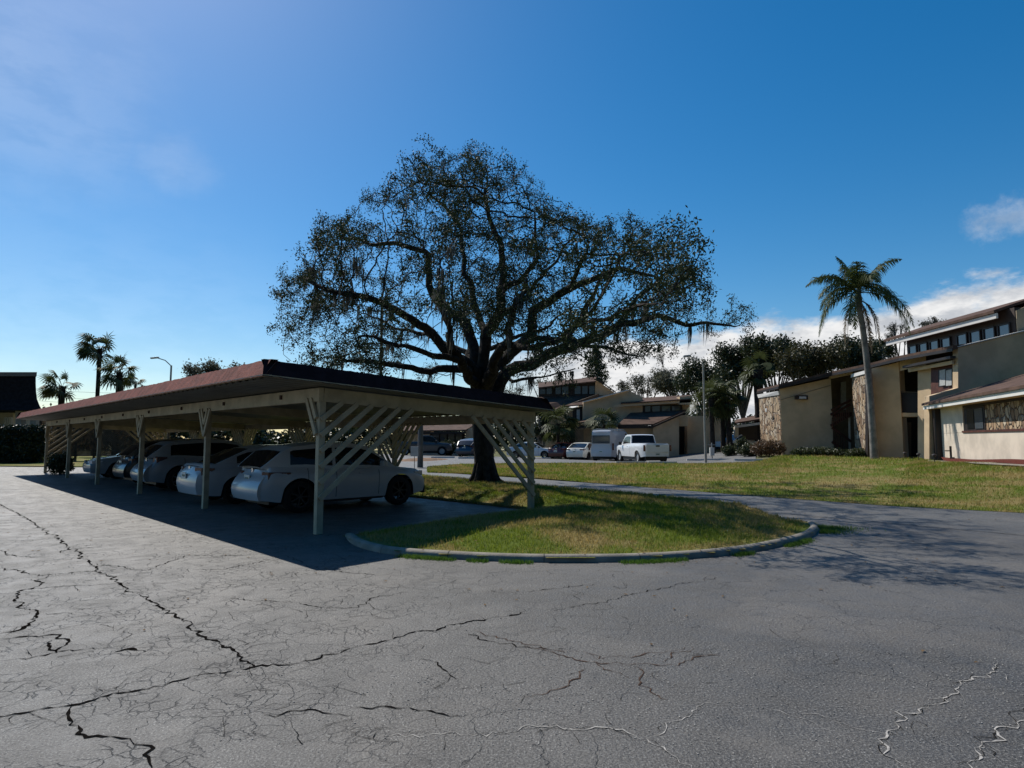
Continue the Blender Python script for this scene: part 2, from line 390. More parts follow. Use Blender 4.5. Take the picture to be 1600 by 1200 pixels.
def zi(x,y):  # island top
    w=Vector((x,y,0))-P0; e_=max(w.dot(E)-5.2,-.5-w.dot(Dd)); return (.066+.14*ss(.15,2.2,sdist(x,y,KB))*ss(16,12.5,.757*x+.653*y))*(.12+.88*ss(-.05,.9,e_))
im=MB(); st=.13; idx={}
xs=np.arange(-24,8,st); ys=np.arange(8,36,st)
def iv(i,j):
    if (i,j) not in idx: idx[(i,j)]=len(im.v); x,y=xs[i],ys[j]; im.v.append((x,y,zi(x,y)))
    return idx[(i,j)]
for i in range(len(xs)-1):
    for j in range(len(ys)-1):
        if incurve(ISL,xs[i]+st/2,ys[j]+st/2): im.f.append((iv(i,j),iv(i+1,j),iv(i+1,j+1),iv(i,j+1)))
struct('grass_island',im,turf,True)
# skirt so the bed has an edge
sk_=MB(); 
P=[Vector((a,b,0)) for a,b in ISL]
for a,b in zip(P,P[1:]+P[:1]): sk_.add([a+Vector((0,0,-.01)),b+Vector((0,0,-.01)),b+Vector((0,0,min(.13,zi(b.x,b.y)+.004))),a+Vector((0,0,min(.13,zi(a.x,a.y)+.004)))],[(0,1,2,3)])
struct('island_edge',sk_,soil)
# kerb: rounded concrete section swept along the front
kb=MB(); sec=[(-.02,0),(-.015,.06),(.005,.083),(.035,.098),(.08,.098),(.11,.083),(.115,0)]
ns=len(sec)
for i,p in enumerate(KB):
    t=(KB[min(i+1,len(KB)-1)]-KB[max(i-1,0)]); t.z=0; t.normalize(); n=Vector((-t.y,t.x,0))
    h=1 if i>3 else .6+.1*i
    for a,z in sec: q=p+n*a; kb.v.append((q.x,q.y,z*h-.005))
for i in range(len(KB)-1):
    for k in range(ns-1): a=i*ns+k; kb.f.append((a,a+ns,a+ns+1,a+1))
kb.f.append(tuple(range(ns))); kb.f.append(tuple((len(KB)-1)*ns+k for k in range(ns)))
struct('kerb',kb,conc,True)
kj=MB()
for i in range(6,len(KB)-2,9):
    p=KB[i]; t=(KB[i+1]-KB[i-1]); t.z=0; t.normalize(); n=Vector((-t.y,t.x,0)); b=len(kj.v)
    for o_ in (-.004,.004):
        for a,z in sec: q=p+n*(a-.003 if a<.05 else a+.0)+t*o_; kj.v.append((q.x,q.y,z-.005+.003))
    for k in range(ns-1): kj.f.append((b+k,b+k+1,b+ns+k+1,b+ns+k))
struct('kerb_joints',kj,mat('joint_dirt',(.05,.045,.04),.95))
# fallen oak leaves
lv_=[]
for k in range(2600):
    x=random.gauss(-.5,4.5); y=random.gauss(15.5,4.5); w=Vector((x,y,0))-P0
    ins=incurve(ISL,x,y)
    if ins: z=zi(x,y)+.03
    elif w.dot(E)>0 and w.dot(E)<5.2 and w.dot(Dd)>0: continue
    elif random.random()<.4 and .757*x+.653*y<17: z=.008
    else: continue
    a=random.uniform(0,6.28); s=random.uniform(.018,.034); dx,dy=math.cos(a)*s,math.sin(a)*s
    lv_+= [(x-dx,y-dy,z),(x+dy*.45,y-dx*.45,z+.006),(x+dx,y+dy,z+.002),(x-dy*.45,y+dx*.45,z+.008)]
tag(npmesh('fallen_leaves',lv_,4,leafmat('dead_leaf',(.10,.06,.03),(.24,.16,.08),.8,.2,5,.1)),'fallen brown oak leaves scattered over the island and nearby asphalt','leaf litter',kind='stuff')
# grass blades
def blades(n,sampler,h0,h1,w,zf):
    P=[]; 
    while len(P)<n:
        x,y,k=sampler()
        if x is None: continue
        P.append((x,y,zf(x,y),k))
    P=np.array(P); n=len(P); a=rng.uniform(0,2*np.pi,n); h=rng.uniform(h0,h1,n)*P[:,3]; le=rng.normal(0,.45,(n,2))*h[:,None]
    ww=w*rng.uniform(.6,1.4,n)*P[:,3]; dx=np.cos(a)*ww; dy=np.sin(a)*ww
    V=np.zeros((n,3,3)); V[:,0]=np.c_[P[:,0]-dx,P[:,1]-dy,P[:,2]-.01]; V[:,1]=np.c_[P[:,0]+dx,P[:,1]+dy,P[:,2]-.01]
    V[:,2]=np.c_[P[:,0]+le[:,0],P[:,1]+le[:,1],P[:,2]+h]; return V.reshape(-1,3)
mp_=[]
for i in range(0,len(xs)-1):
    for j in range(0,len(ys)-1):
        if incurve(ISL,xs[i]+st/2,ys[j]+st/2) and sdist(xs[i]+st/2,ys[j]+st/2,KB)>.22:
            y=ys[j]; w=1 if xs[i]>-6 else .25
            if y<12 or random.random()<w*12/y: mp_.append((xs[i],ys[j]))
def si():
    a=random.choice(mp_); return a[0]+random.random()*st,a[1]+random.random()*st,1+.04*max(0,a[1]-9)
V=blades(95000,si,.025,.075,.006,zi)
tag(npmesh('grass',V,3,blade),'short green and straw coloured grass on the kerbed island under the oak','grass',kind='stuff')
def sl():
    u=random.random(); v=random.random()**1.3
    n=len(near)-1; m=len(far)-1; a=near[int(u*n*.999)].lerp(near[int(u*n*.999)+1],u*n*.999%1); b=far[int(u*m*.999)].lerp(far[int(u*m*.999)+1],u*m*.999%1)
    p=a.lerp(b,v); return p.x,p.y,1+.05*max(0,p.y-14)
V=blades(90000,sl,.025,.07,.009,lambda x,y:zg(x,y)+.01)
tag(npmesh('grass',V,3,blade),'wide lawn of patchy green grass between the ring road and the buildings','grass',kind='stuff')
# weeds along the kerb foot and past the nose
def sw():
    i=random.randrange(20,len(KB)-1); p=KB[i]
    t=(KB[i+1]-KB[i-1]).normalized(); n=Vector((t.y,-t.x,0))
    nose=ss(66,78,i)
    d=.05+abs(random.gauss(0,.06))*(1+nose*4.5)
    if nose<.3 and math.sin(i*1.7)+math.sin(i*.61+1)+math.sin(i*.33)<.35: return None,None,None
    q=p+n*d+t*random.uniform(-.15,.15); return q.x,q.y,1
V=blades(9000,sw,.015,.06,.005,lambda x,y:0)
tag(npmesh('weeds',V,3,weed),'bright green weeds growing in the gutter along the kerb','weeds',kind='stuff')
# cracks: dark and sand-filled ribbons lying on the asphalt
crk=mat('crack_fill',(.010,.009,.008),.95,.3,20,.0); crs=mat('pale_crack_fill',(.36,.34,.31),.9,.3,20,.1); crb=mat('brown_crack_fill',(.075,.05,.038),.95,.3,20,.0)
crk_done=0
def crack(pxs,w,m,jit=.045,name='pavement_crack',hairs=True):
    w=w*.62
    P=[GP(u,v) for u,v in pxs]; pts=[P[0]]
    for a,b in zip(P,P[1:]):
        L=(b-a).length; k=max(1,int(L/.035)); n=Vector((-(b-a).y,(b-a).x,0)).normalized(); o=0
        for i in range(1,k+1):
            o=o*.75+random.gauss(0,jit*.45)
            f=math.sin(math.pi*i/k)**.5 if i<k else 0
            pts.append(a.lerp(b,i/k)+n*o*(f if i<k else 0)+n*random.gauss(0,.004))
    mb=MB()
    for i,p in enumerate(pts):
        t=(pts[min(i+1,len(pts)-1)]-pts[max(i-1,0)]).normalized(); n=Vector((-t.y,t.x,0)); e=min(1,.25+min(i,len(pts)-1-i)/6)
        ww=w*max(.25,random.gauss(1,.6)+.35*math.sin(i*.5)+.25*math.sin(i*.17))*e; mb.v+= [tuple(p+n*ww/2+Vector((0,0,.004))),tuple(p-n*ww/2+Vector((0,0,.004)))]
    for i in range(len(pts)-1): mb.f.append((2*i,2*i+1,2*i+3,2*i+2))
    if hairs:   # hairline side cracks and crumbs
        for i in range(4,len(pts)-4,5):
            if random.random()<.55:
                d=(pts[i+1]-pts[i-1]).normalized(); a=math.atan2(d.y,d.x)+random.choice((-1,1))*random.uniform(.5,1.7); walk(mb,pts[i].copy(),a,random.uniform(.05,.35),w*.28)
            if random.random()<.35:
                q=pts[i]+Vector((random.gauss(0,w),random.gauss(0,w),.0045)); s=w*random.uniform(.2,.5); mb.add([q+Vector((math.cos(t)*s*random.uniform(.5,1.2),math.sin(t)*s*random.uniform(.5,1.2),0)) for t in (0,1.2,2.5,3.8,5)],[(0,1,2,3,4)])
    return tag(mb.build(name,m),kind='structure')
def walk(mb,p,a,L,w):
    n=max(2,int(L/.03)); b=len(mb.v)
    for i in range(n+1):
        f=1-.8*i/n; nn=Vector((-math.sin(a),math.cos(a),0))*w*.5*f*random.uniform(.5,1.5); mb.v+=[tuple(p+nn+Vector((0,0,.0042))),tuple(p-nn+Vector((0,0,.0042)))]
        a+=random.gauss(0,.12)+(random.gauss(0,.9) if random.random()<.3 else 0); p=p+Vector((math.cos(a),math.sin(a),0))*.03
    for i in range(n): mb.f.append((b+2*i,b+2*i+1,b+2*i+3,b+2*i+2))
def inlot(p): return .757*p.x+.653*p.y<12.8 and not incurve(ISL,p.x,p.y)
fw=MB(); k=0
while k<420:
    u=random.uniform(-60,1500); v=random.triangular(760,1210,880); 
    if random.random()<ss(300,1250,u)*.82: continue
    p=GP(u,v); 
    if not inlot(p) or p.y>24: continue
    near_d=(p-P0).dot(Dd); k+=1
    a=random.choice((.2,1.3,2.2,-.6))+random.gauss(0,.5)+math.sin(p.x*.7+p.y*.4); L_=random.uniform(.06,.5)*(1.5 if random.random()<.15 else 1)
    walk(fw,p,a,L_,random.uniform(.0025,.006)*max(.8,(p.y/6)**.6))
tag(fw.build('hairline_cracks',crk),'web of fine dark hairline cracks over the old asphalt','cracks',kind='stuff')
DK=[([(0,788),(50,815),(105,852),(140,880),(190,915),(240,942),(275,965),(330,1000),(365,1015),(400,1042)],.028),
 ([(-30,1124),(60,1110),(115,1102),(200,1082),(270,1066),(340,1052),(400,1042),(470,1035),(560,1010),(640,990),(730,972),(800,962),(818,952)],.022),
 ([(112,1100),(110,1125),(122,1147),(160,1152),(205,1160),(225,1180),(238,1205)],.022),
 ([(0,860),(25,870),(60,870),(110,858),(160,855)],.02),([(0,888),(35,892),(60,900),(100,896),(180,890)],.022),
 ([(0,990),(30,985),(50,968),(60,955),(30,950),(22,940),(25,925),(50,920),(48,905)],.028),
 ([(0,1000),(60,995),(95,992),(105,1005),(90,1020),(0,1035)],.02),([(80,1000),(90,1018),(150,1015)],.02),([(150,880),(230,892),(290,868),(380,868)],.014),
 ([(48,920),(120,915),(180,912)],.014),([(55,960),(120,960)],.012),
 ([(300,890),(350,890),(420,875)],.014),([(350,935),(430,940),(520,950),(560,950),(580,935),(640,925)],.012),
 ([(410,1117),(450,1112),(520,1118),(555,1117)],.012),([(545,1104),(610,1105),(680,1115),(740,1108)],.012),
 ([(655,1030),(690,1045),(712,1062)],.012),([(725,990),(770,1003),(830,1013),(900,1015)],.012),([(445,868),(480,885),(540,895),(600,900)],.01),
 ([(180,1019),(205,1014),(228,1018)],.07),([(865,955),(900,948),(960,937),(1010,925),(1060,912),(1130,902)],.010),([(820,925),(870,920),(940,912)],.009)]
for p,w in DK: crack(p,w,crk,name='pavement_crack')
for p in [[(820,1010),(880,1025),(930,1035),(1000,1038),(1060,1040),(1130,1022)],[(930,1035),(960,1050),(985,1060)],[(990,1038),(1000,1060),(1040,1095)],
          [(900,1015),(935,1030),(1000,1025),(1070,1012)],[(820,1090),(890,1072),(912,1048),(908,1040)],[(740,985),(800,1002),(900,1022)],[(1035,1035),(1060,1020),(1080,1010)]]: crack(p,.011,crb)
for p,w in [([(800,1145),(860,1137),(930,1137),(1010,1155),(1040,1175),(1080,1205)],.012),([(1010,1155),(1040,1130),(1070,1122),(1110,1098)],.009),
 ([(1558,1035),(1555,1050),(1500,1065),(1480,1090),(1440,1115),(1400,1130),(1385,1150),(1380,1180),(1420,1205)],.016),([(1490,1025),(1530,1030),(1558,1040)],.008),
 ([(1605,1105),(1590,1130),(1555,1140),(1535,1160),(1550,1180),(1590,1200)],.016),([(1535,1160),(1520,1190),(1510,1210)],.012),
 ([(1240,1112),(1290,1122),(1340,1140),(1385,1147)],.007),([(1190,1105),(1260,1125),(1340,1145)],.005),([(1560,1048),(1600,1075)],.006),([(600,1150),(700,1145),(800,1143)],.008)]:
    crack(p,w*.75,crs,.05); crack([(a+1.5,b+1) for a,b in p],w*.35,crk,.05,hairs=False)
# loose pale grit
gp=MB()
for k in range(1500):
    u=random.uniform(780,1600); v=random.triangular(930,1200,1060); 
    if random.random()<.25: u=random.uniform(300,900)
    p=GP(u,v); s=random.uniform(.0025,.006)*(p.y/5)**.5
    l=random.uniform(1,2.2); gp.box((p.x,p.y,s*.4+.001),(s*l,s,s*.8),random.uniform(0,3))
tag(gp.build('grit',crs),'pale loose grit scattered over the near asphalt','grit',kind='stuff')
# ---- bay line paint seen in the empty carport bay, patch stain
# ================= CARPORT =================
cp=thing('carport','long beige timber carport with flat roof, red shingle edge and slatted post braces','carport',tuple(P0))
def L(s,t,z): return E*s+Dd*t+Vector((0,0,z))
SL=-.05; FD=5.2; TL=27.6
def zr(s): return 2.51+SL*s   # underside of roof deck
a_,b_,a2=1.23,.45,.33
# posts
def post(s,t):
    top=zr(s)-.02; mb=MB(); mb.bar(L(s,t,0),L(s,t,top-.22),.118,.118,up=tuple(E)); return mb
for k in range(6):
    post(0,5.52*k).build('post',beige,cp,bevel=.008)
    post(FD,5.52*k).build('post',beige,cp,bevel=.008)
def slat(p,q): 
    mb=MB(); mb.bar(p,q,.04,.085,up=(0,0,1)); return mb
# fan slats at the two ends
for te,so_ in ((0,-.082),(TL,.082)):
    for k in range(6):
        s1=1.85-.3*k; z1=zr(s1)-.245; z0=zr(0)-.245-s1*.9
        slat(L(-.03,te+so_,z0),L(s1,te+so_,z1)).build('brace_slat',beige,cp)
        slat(L(FD+.03,te+so_,zr(FD)-.245-s1*.9),L(FD-s1,te+so_,zr(FD-s1)-.245)).build('brace_slat',beige,cp)
# V slats along the row at the front posts
for k in range(6):
    for sg in (-1,1):
        if k==0 and sg<0 or k==5 and sg>0: continue
        for rise,run in ((.62,.36),(.34,.20)):
            zt=zr(0)-.2; slat(L(-.09,5.52*k,zt-rise),L(-.09,5.52*k+sg*run,zt)).build('brace_slat',beige,cp)
# back posts: wide fans both ways along the row
for k in range(1,5):
    for sg in (-1,1):
        for j in range(5):
            r_=1.5-.27*j; zt=zr(FD)-.2; slat(L(FD-.09,5.52*k,zt-r_*1.0),L(FD-.09,5.52*k+sg*r_*.9,zt)).build('brace_slat',beige,cp)
# beams
def beam(s0,t0,s1,t1,th=.07,h=.235):
    mb=MB(); p=L(s0,t0,zr(s0)-.02-h/2); q=L(s1,t1,zr(s1)-.02-h/2); mb.bar(p,q,th,h); return mb
beam(-.04,-b_*.0-.075,-.04,TL+.075,.09).build('front_beam',beige,cp,bevel=.006)
beam(FD+.04,-.075,FD+.04,TL+.075,.09).build('back_beam',beige,cp,bevel=.006)
beam(.012,-.04,FD-.012,-.04,.075).build('end_beam',beige,cp,bevel=.006)
beam(.012,TL+.04,FD-.012,TL+.04,.075).build('end_beam',beige,cp,bevel=.006)
for k in range(1,5): beam(.012,5.52*k+.12,FD-.012,5.52*k+.12,.06,.2).build('cross_beam',beige,cp)
# corrugated roof deck: ribs run along s
dk=MB(); n=int((TL+2*b_)/.1); rb=[]
for i in range(n+1):
    t=-b_+.10+(TL+2*b_-.2)*i/n; z=0.028 if (i//1)%3==0 else 0
    rb.append((t,z))
for t,z in rb:
    for s in (-a_+.10,FD+a2-.10): dk.v.append(tuple(L(s,t,zr(s)+z+.002)))
    for s in (-a_+.10,FD+a2-.10): dk.v.append(tuple(L(s,t,zr(s)+.12)))
for i in range(n):
    a=4*i; dk.f.append((a,a+1,a+5,a+4)); dk.f.append((a+2,a+6,a+7,a+3))
dk.build('roof_deck',deckm,cp)
# mansard fascia
def fasc(s0,t0,s1,t1,inn,m,name):
    mb=MB(); H=.285; i_=Vector(inn)
    def zz(s): return zr(s)+.02
    p=[L(s0,t0,zz(s0)),L(s1,t1,zz(s1))]; 
    d=(p[1]-p[0]); dn=Vector((d.x,d.y,0)).normalized()
    N_=max(2,int(d.length/.09)); row=[]
    for i in range(N_+1):
        f=i/N_; b0=p[0].lerp(p[1],f); ins=.17
        # keep the mitre at the corners
        e0=min(1,f*d.length/.17) if True else 1
        t_=b0+i_*ins*1.0+Vector((0,0,H))
        cc_=0
        if f==0: t_+=dn*ins
        if f==1: t_-=dn*ins
        jig=random.uniform(-.006,.006)
        row.append((b0+Vector((0,0,jig)),t_+Vector((0,0,jig*1.2))))
    for a,b in row: mb.v+=[tuple(a),tuple(b),tuple(b+i_*.12),tuple(a+i_*.03)]
    for i in range(N_):
        a=4*i
        for k in range(4): k2=(k+1)%4; mb.f.append((a+k,a+4+k,a+4+k2,a+k2))
    return mb.build(name,m,cp)
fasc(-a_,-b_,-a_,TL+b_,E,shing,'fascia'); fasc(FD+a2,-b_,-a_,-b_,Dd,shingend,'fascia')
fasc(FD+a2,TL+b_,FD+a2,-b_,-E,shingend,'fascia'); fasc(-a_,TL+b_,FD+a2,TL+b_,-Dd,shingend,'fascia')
rt=MB(); c4=[(-a_+.2,-b_+.2),(FD+a2-.2,-b_+.2),(FD+a2-.2,TL+b_-.2),(-a_+.2,TL+b_-.2)]
rt.prism([L(s,t,zr(s)+.26) for s,t in c4],(0,0,.035)); rt.build('roof_top',mat('roof_felt',(.09,.08,.08),.9),cp)
fb=MB()  # soffit trim board behind the shingles
for s0,t0,s1,t1 in ((-a_+.08,-b_+.005,-a_+.08,TL+b_-.005),(-a_+.16,-b_+.08,FD+a2-.01,-b_+.08)): fb.bar(L(s0,t0,zr(s0)+.035),L(s1,t1,zr(s1)+.035),.15,.02)
fb.build('soffit_board',beige,cp)
# bolts through the front beam
for k in range(9):
    m_=MB(); m_.box(L(-.10,1.4+2.9*k,zr(0)-.12),(.05,.04,.08),math.atan2(.717,-.697)); m_.build('beam_cleat',mat('rust',(.07,.04,.03),.9),cp)
# ================= VEHICLES =================
def lerpoly(P,x):
    if x<=P[0][0]: return P[0][1]
    for (a,b),(c,d) in zip(P,P[1:]):
        if x<=c: return b+(d-b)*(x-a)/(c-a)
    return P[-1][1]
def paint(name,c,met=.0): return mat(name,c,.28,.03,2,.5,metal=met,coat=.35)
def make_car(name,label,cat,spec,paintm,group=None):
    """x forward, y left, origin on the ground at mid wheelbase"""
    S=dict(spec); Lr,Lf,W=S['rear'],S['front'],S['W']; deck=S['deck']; roof=S['roof']; wr=S['wr']; wb=S['wb']; sill=S.get('sill',.24)
    Ra=wr+.055; ax=(-wb/2,wb/2); root=thing(name,label,cat,group=group)
    Lm=(Lr+Lf)/2; xc=(Lf-Lr)/2
    def plan(x,pw=7,k=.17):
        u=min(1,abs(x-xc)/Lm); return 1-k*u**pw-.02*u*u
    xs=set(np.linspace(-Lr,Lf,75).round(4))
    for a in ax:
        for i in range(15): xs.add(round(a+Ra*math.cos(math.pi*i/14),4))
    for p,_ in deck+roof: xs.add(round(p,4))
    xs=sorted(xs); xs=[x for i,x in enumerate(xs) if i==0 or x-xs[i-1]>.012 or i==len(xs)-1]
    def zb(x):
        z=sill+ .05*ss(.8,1,abs(x-xc)/Lm)
        for a in ax:
            if abs(x-a)<Ra-.001: z=max(z,wr+math.sqrt(Ra*Ra-(x-a)**2))
        return z
    def endx(x,z,zt):   # rounded bumper profile
        u=(x-xc)/Lm
        if abs(u)<.86: return x
        k=(abs(u)-.86)/.14; f=min(1,abs(z-.52)/.42); return x-math.copysign(k*k*S.get('rnd',.16)*f*f,u)
    NR=10
    def wy(x,z,zt):
        f=(z-sill)/max(.05,(zt-sill)); c=.93+.07*math.sin(math.pi*min(1,f*.62+.12)); c-= .055*ss(.8,1,f)
        for a in ax:   # flared arches
            d=math.hypot(x-a,z-wr)
            if d<Ra+.12: c+= .012*ss(Ra+.12,Ra,d)
        return W/2*plan(x)*c
    bd=MB(); cols=[]
    for x in xs:
        zt=lerpoly(deck,x); z0=min(zb(x),zt-.02); c=[]
        for k in range(NR): 
            z=z0+(zt-z0)*(k/(NR-1)); c.append((endx(x,z,zt),wy(x,z,zt),z))
        y=c[-1][1]; cx=c[-1][0]
        bed=S.get('bed'); inb=bed and bed[0]<x<bed[1]
        for k,f in enumerate((.93,.8,.5,0)):
            zz=zt+.022*(1-f*f)
            if inb: zz=zt+.005 if k==0 else (bed[2])
            c.append((cx,y*(f if not(inb and k==1) else .929),zz))
        cols.append(c)
    M_=len(cols[0])
    for sgn in (1,-1):
        b=len(bd.v)
        for c in cols:
            for p in c: bd.v.append((p[0],p[1]*sgn,p[2]))
        for i in range(len(cols)-1):
            for k in range(M_-1): a=b+i*M_+k; f=(a,a+M_,a+M_+1,a+1); bd.f.append(f if sgn<0 else f[::-1])
    # end caps
    for ci,fl in ((0,False),(len(cols)-1,True)):
        c=cols[ci][:NR]+[cols[ci][NR]]
        b=len(bd.v); n=7
        for p in c:
            for j in range(n):
                f=-1+2*j/(n-1); bul=.05*(1-f*f)*(1 if fl else -1); bd.v.append((p[0]+bul,p[1]*f,p[2]))
        for i in range(len(c)-1):
            for j in range(n-1): a=b+i*n+j; bd.f.append((a,a+1,a+n+1,a+n))
    # greenhouse
    gx0,gx1=roof[0][0],roof[-1][0]; rw=S.get('rw',.78)
    gxs=sorted(set(list(np.linspace(gx0,gx1,56).round(4))+[round(p,4) for p,_ in roof]+[round(v,4) for a in S.get('pillars',[]) for v in a]))
    NG=7; gcols=[]
    for x in gxs:
        zt=max(lerpoly(roof,x),lerpoly(deck,x)+.004); z0=lerpoly(deck,x)-.02; yb=wy(x,z0,z0+.02)*.955; H_=S['H']-z0; c=[]
        for k in range(NG):
            f=k/(NG-1); z=z0+(zt-z0)*f; fr=(z-z0)/max(.2,H_); y=yb-(yb-W/2*rw)*min(1,fr)**S.get('gpow',1.25)
            c.append((x,y,z))
        y=c[-1][1]
        for f in (.93,.75,.45,0): c.append((x,y*f,zt+.035*(1-f*f)*S.get('crown',1)))
        gcols.append(c)
    M2=len(gcols[0]); wf0,wf1=S['ws']; rf0,rf1=S['rg']; sx0,sx1=S['side']
    parts={'side_window':{},'windscreen':MB(),'rear_window':MB()}
    def addq(mb,q): mb.add(q,[(0,1,2,3)])
    for si_,sgn in enumerate((1,-1)):
        for i in range(len(gcols)-1):
            xm=(gxs[i]+gxs[i+1])/2
            for k in range(M2-1):
                q=[gcols[i][k],gcols[i+1][k],gcols[i+1][k+1],gcols[i][k+1]]; q=[(p[0],p[1]*sgn,p[2]) for p in q]
                if sgn>0: q=q[::-1]
                tgt=bd
                if k<NG-1:
                    zt=lerpoly(roof,xm); zd=lerpoly(deck,xm)
                    if sx0<xm<sx1 and 0<k<NG-2 and zt-zd>.10 and not any(a<xm<b for a,b in S.get('pillars',[])): tgt=parts['side_window'].setdefault((si_,sum(xm>b for a,b in S.get('pillars',[]))),MB())
                    elif (xm<rf1 or xm>wf0) and False: pass
                elif k>=NG:
                    if wf0<xm<wf1: tgt=parts['windscreen']
                    elif rf0<xm<rf1: tgt=parts['rear_window']
                addq(tgt,q)
    if S.get('vertrear'):
        c=gcols[0]; b=len(bd.v); n=5
        for p in c[:NG+1]:
            for j in range(n): bd.v.append((p[0],p[1]*(-1+2*j/(n-1)),p[2]))
        for i in range(NG):
            for j in range(n-1): a=b+i*n+j; bd.f.append((a,a+1,a+n+1,a+n))
    import bmesh
    me=bpy.data.meshes.new('body'); me.from_pydata(bd.v,[],bd.f); bm=bmesh.new(); bm.from_mesh(me); bmesh.ops.remove_doubles(bm,verts=bm.verts,dist=.0015); bmesh.ops.recalc_face_normals(bm,faces=bm.faces); bm.to_mesh(me); bm.free()
    me.polygons.foreach_set('use_smooth',[True]*len(me.polygons)); me.set_sharp_from_angle(angle=R(38))
    body=link('body',me,paintm,root)
    for w_ in parts['side_window'].values(): w_.build('side_window',cglass,root,smooth=True)
    parts['windscreen'].build('windscreen',cglass,root,smooth=True)
    if parts['rear_window'].f: parts['rear_window'].build('rear_window',cglass,root,smooth=True)
    # underbody
    ub=MB(); ub.box((xc,0,.42),(Lr+Lf-.5,W-.62,.42)); ub.box((xc,0,.30),(wb-2*Ra-.06,W-.24,.18)); ub.build('underbody',black,root)
    # wheels
    for a in ax:
        for sg in (1,-1):
            wv=MB(); w=.225; wv.lathe([(wr*.64,-w/2),(wr*.9,-w/2),(wr,-w/2+.03),(wr,w/2-.03),(wr*.9,w/2),(wr*.64,w/2),(wr*.6,w/2-.05)],n=28,axis='Y')
            tw=wv.build('wheel',tyre,root,smooth=True,loc=(a,sg*(W/2-w/2-.035),wr))
            rm=MB(); rm.lathe([(wr*.66,sg*w*.44),(wr*.6,sg*w*.30),(wr*.16,sg*w*.36),(.001,sg*w*.40)],n=28,axis='Y') if S.get('steel') else None
            if not S.get('steel'):
                rm.lathe([(wr*.67,sg*w*.46),(wr*.60,sg*w*.44),(wr*.58,sg*w*.1)],n=28,axis='Y'); rm.lathe([(wr*.16,sg*w*.2),(wr*.16,sg*w*.40),(.001,sg*w*.42)],n=16,axis='Y')
                for k in range(7):
                    t=2*math.pi*k/7; rm.bar((0,sg*w*.38,0),(wr*.62*math.cos(t),sg*w*.42,wr*.62*math.sin(t)),.03,wr*.13,up=(0,1,0))
            rm.build('rim',S.get('rimm',rimm),tw,smooth=False)
    # mirrors, handles, lights, plates
    mx=wf0+.0; zb_=lerpoly(deck,mx)
    mxx=S.get('mx',wf0+ (wf1-wf0)*.35)
    for sg in (1,-1):
        m_=MB(); m_.box((mxx,sg*(W/2+.09),lerpoly(deck,mxx)+.10),(.12,.20,S.get('mh',.14))); m_.build('mirror',S.get('mirm',paintm),root,bevel=.03)
        for hx in S.get('handles',[]):
            m_=MB(); zz=lerpoly(deck,hx)-.11; m_.box((hx,sg*(wy(hx,zz,zz+.11)+.012),zz),(.2,.03,.03)); m_.build('door_handle',S.get('hm',paintm),root,bevel=.008)
    sm=MB()
    for hx in S.get('seams',[]):
        for sg in (1,-1):
            for k in range(6):
                z0=sill+.06+(lerpoly(deck,hx)-sill-.08)*k/6; z1=sill+.06+(lerpoly(deck,hx)-sill-.08)*(k+1)/6; zt=lerpoly(deck,hx)
                sm.bar((hx,sg*(wy(hx,z0,zt)-.004),z0),(hx,sg*(wy(hx,z1,zt)-.004),z1),.012,.012,up=(1,0,0))
    if sm.f: sm.build('door_seam',black,root)
    for key,nm,m_ in (('tail','tail_light',redl),('head','headlight',clearl)):
        if key in S:
            x,zc_,ln,hh,wd=S[key]; x=endx(-Lr,zc_,1)+.01 if key=='tail' else endx(Lf,zc_,1)-.01
            for sg in (1,-1):
                y0=W/2*plan(x)*.985; q=MB()
                s_=-1 if key=='tail' else 1
                # wedge wrapping the corner
                pts=[(x+s_*.035,sg*(y0-wd),zc_-hh/2),(x+s_*.035,sg*(y0-wd),zc_+hh/2),(x-s_*.02,sg*(y0+.012),zc_+hh/2),(x-s_*ln,sg*(wy(x-s_*ln,zc_,lerpoly(deck,x-s_*ln))+.006),zc_+hh*.42),(x-s_*ln,sg*(wy(x-s_*ln,zc_,lerpoly(deck,x-s_*ln))+.006),zc_+hh*.2),(x-s_*.02,sg*(y0+.012),zc_-hh/2)]
                q.add([*pts,*[(p[0]-s_*.04 if i<2 else p[0],p[1]*.9,p[2]) for i,p in enumerate(pts)]],[(0,1,2,5),(2,3,4,5),(0,6,7,1),(1,7,8,2),(2,8,9,3),(3,9,10,4),(4,10,11,5),(5,11,6,0)])
                q.build(nm,m_,root,bevel=.006)
    if S.get('plate',True):
        pz=S.get('pz',.72); PX=endx(-Lr,pz,1)-.085+S.get('px',0); q=MB(); q.box((PX,0,pz),(.015,.31,.155)); pl=q.build('licence_plate',platem,root,bevel=.004)
        q=MB(); q.box((PX-.008,0,pz-.005),(.004,.22,.05)); q.build('plate_characters',mat('plate_green',(.03,.12,.08),.5),pl)
    if S.get('bump'):
        z0,h_=S['bump']
        for e in (-1,1):
            q=MB()
            X0=(-Lr if e<0 else Lf); ys=np.linspace(-1,1,31)
            for a,b in zip(ys,ys[1:]):
                f=lambda y:(X0+e*(.085-.11*abs(y)**4), y*W/2*.79, z0)
                q.bar(f(a),f(b),.09,h_)
        q.build('bumper',S.get('bm',black),root,bevel=.012)
    if S.get('chr'):
        q=MB(); z0=S['chr']; X0=-Lr; ys=np.linspace(-1,1,13)
        f=lambda y:(X0-.06+.12*abs(y)**3, y*W/2*.78, z0-.09*abs(y)**3)
        for a,b in zip(ys,ys[1:]): q.bar(f(a),f(b),.02,.03)
        q.build('chrome_strip',chrome,root)
    if S.get('grille'):
        q=MB(); q.box((Lf+.03,0,S['grille']),(.05,W*.42,.16)); q.build('grille',black,root,bevel=.02)
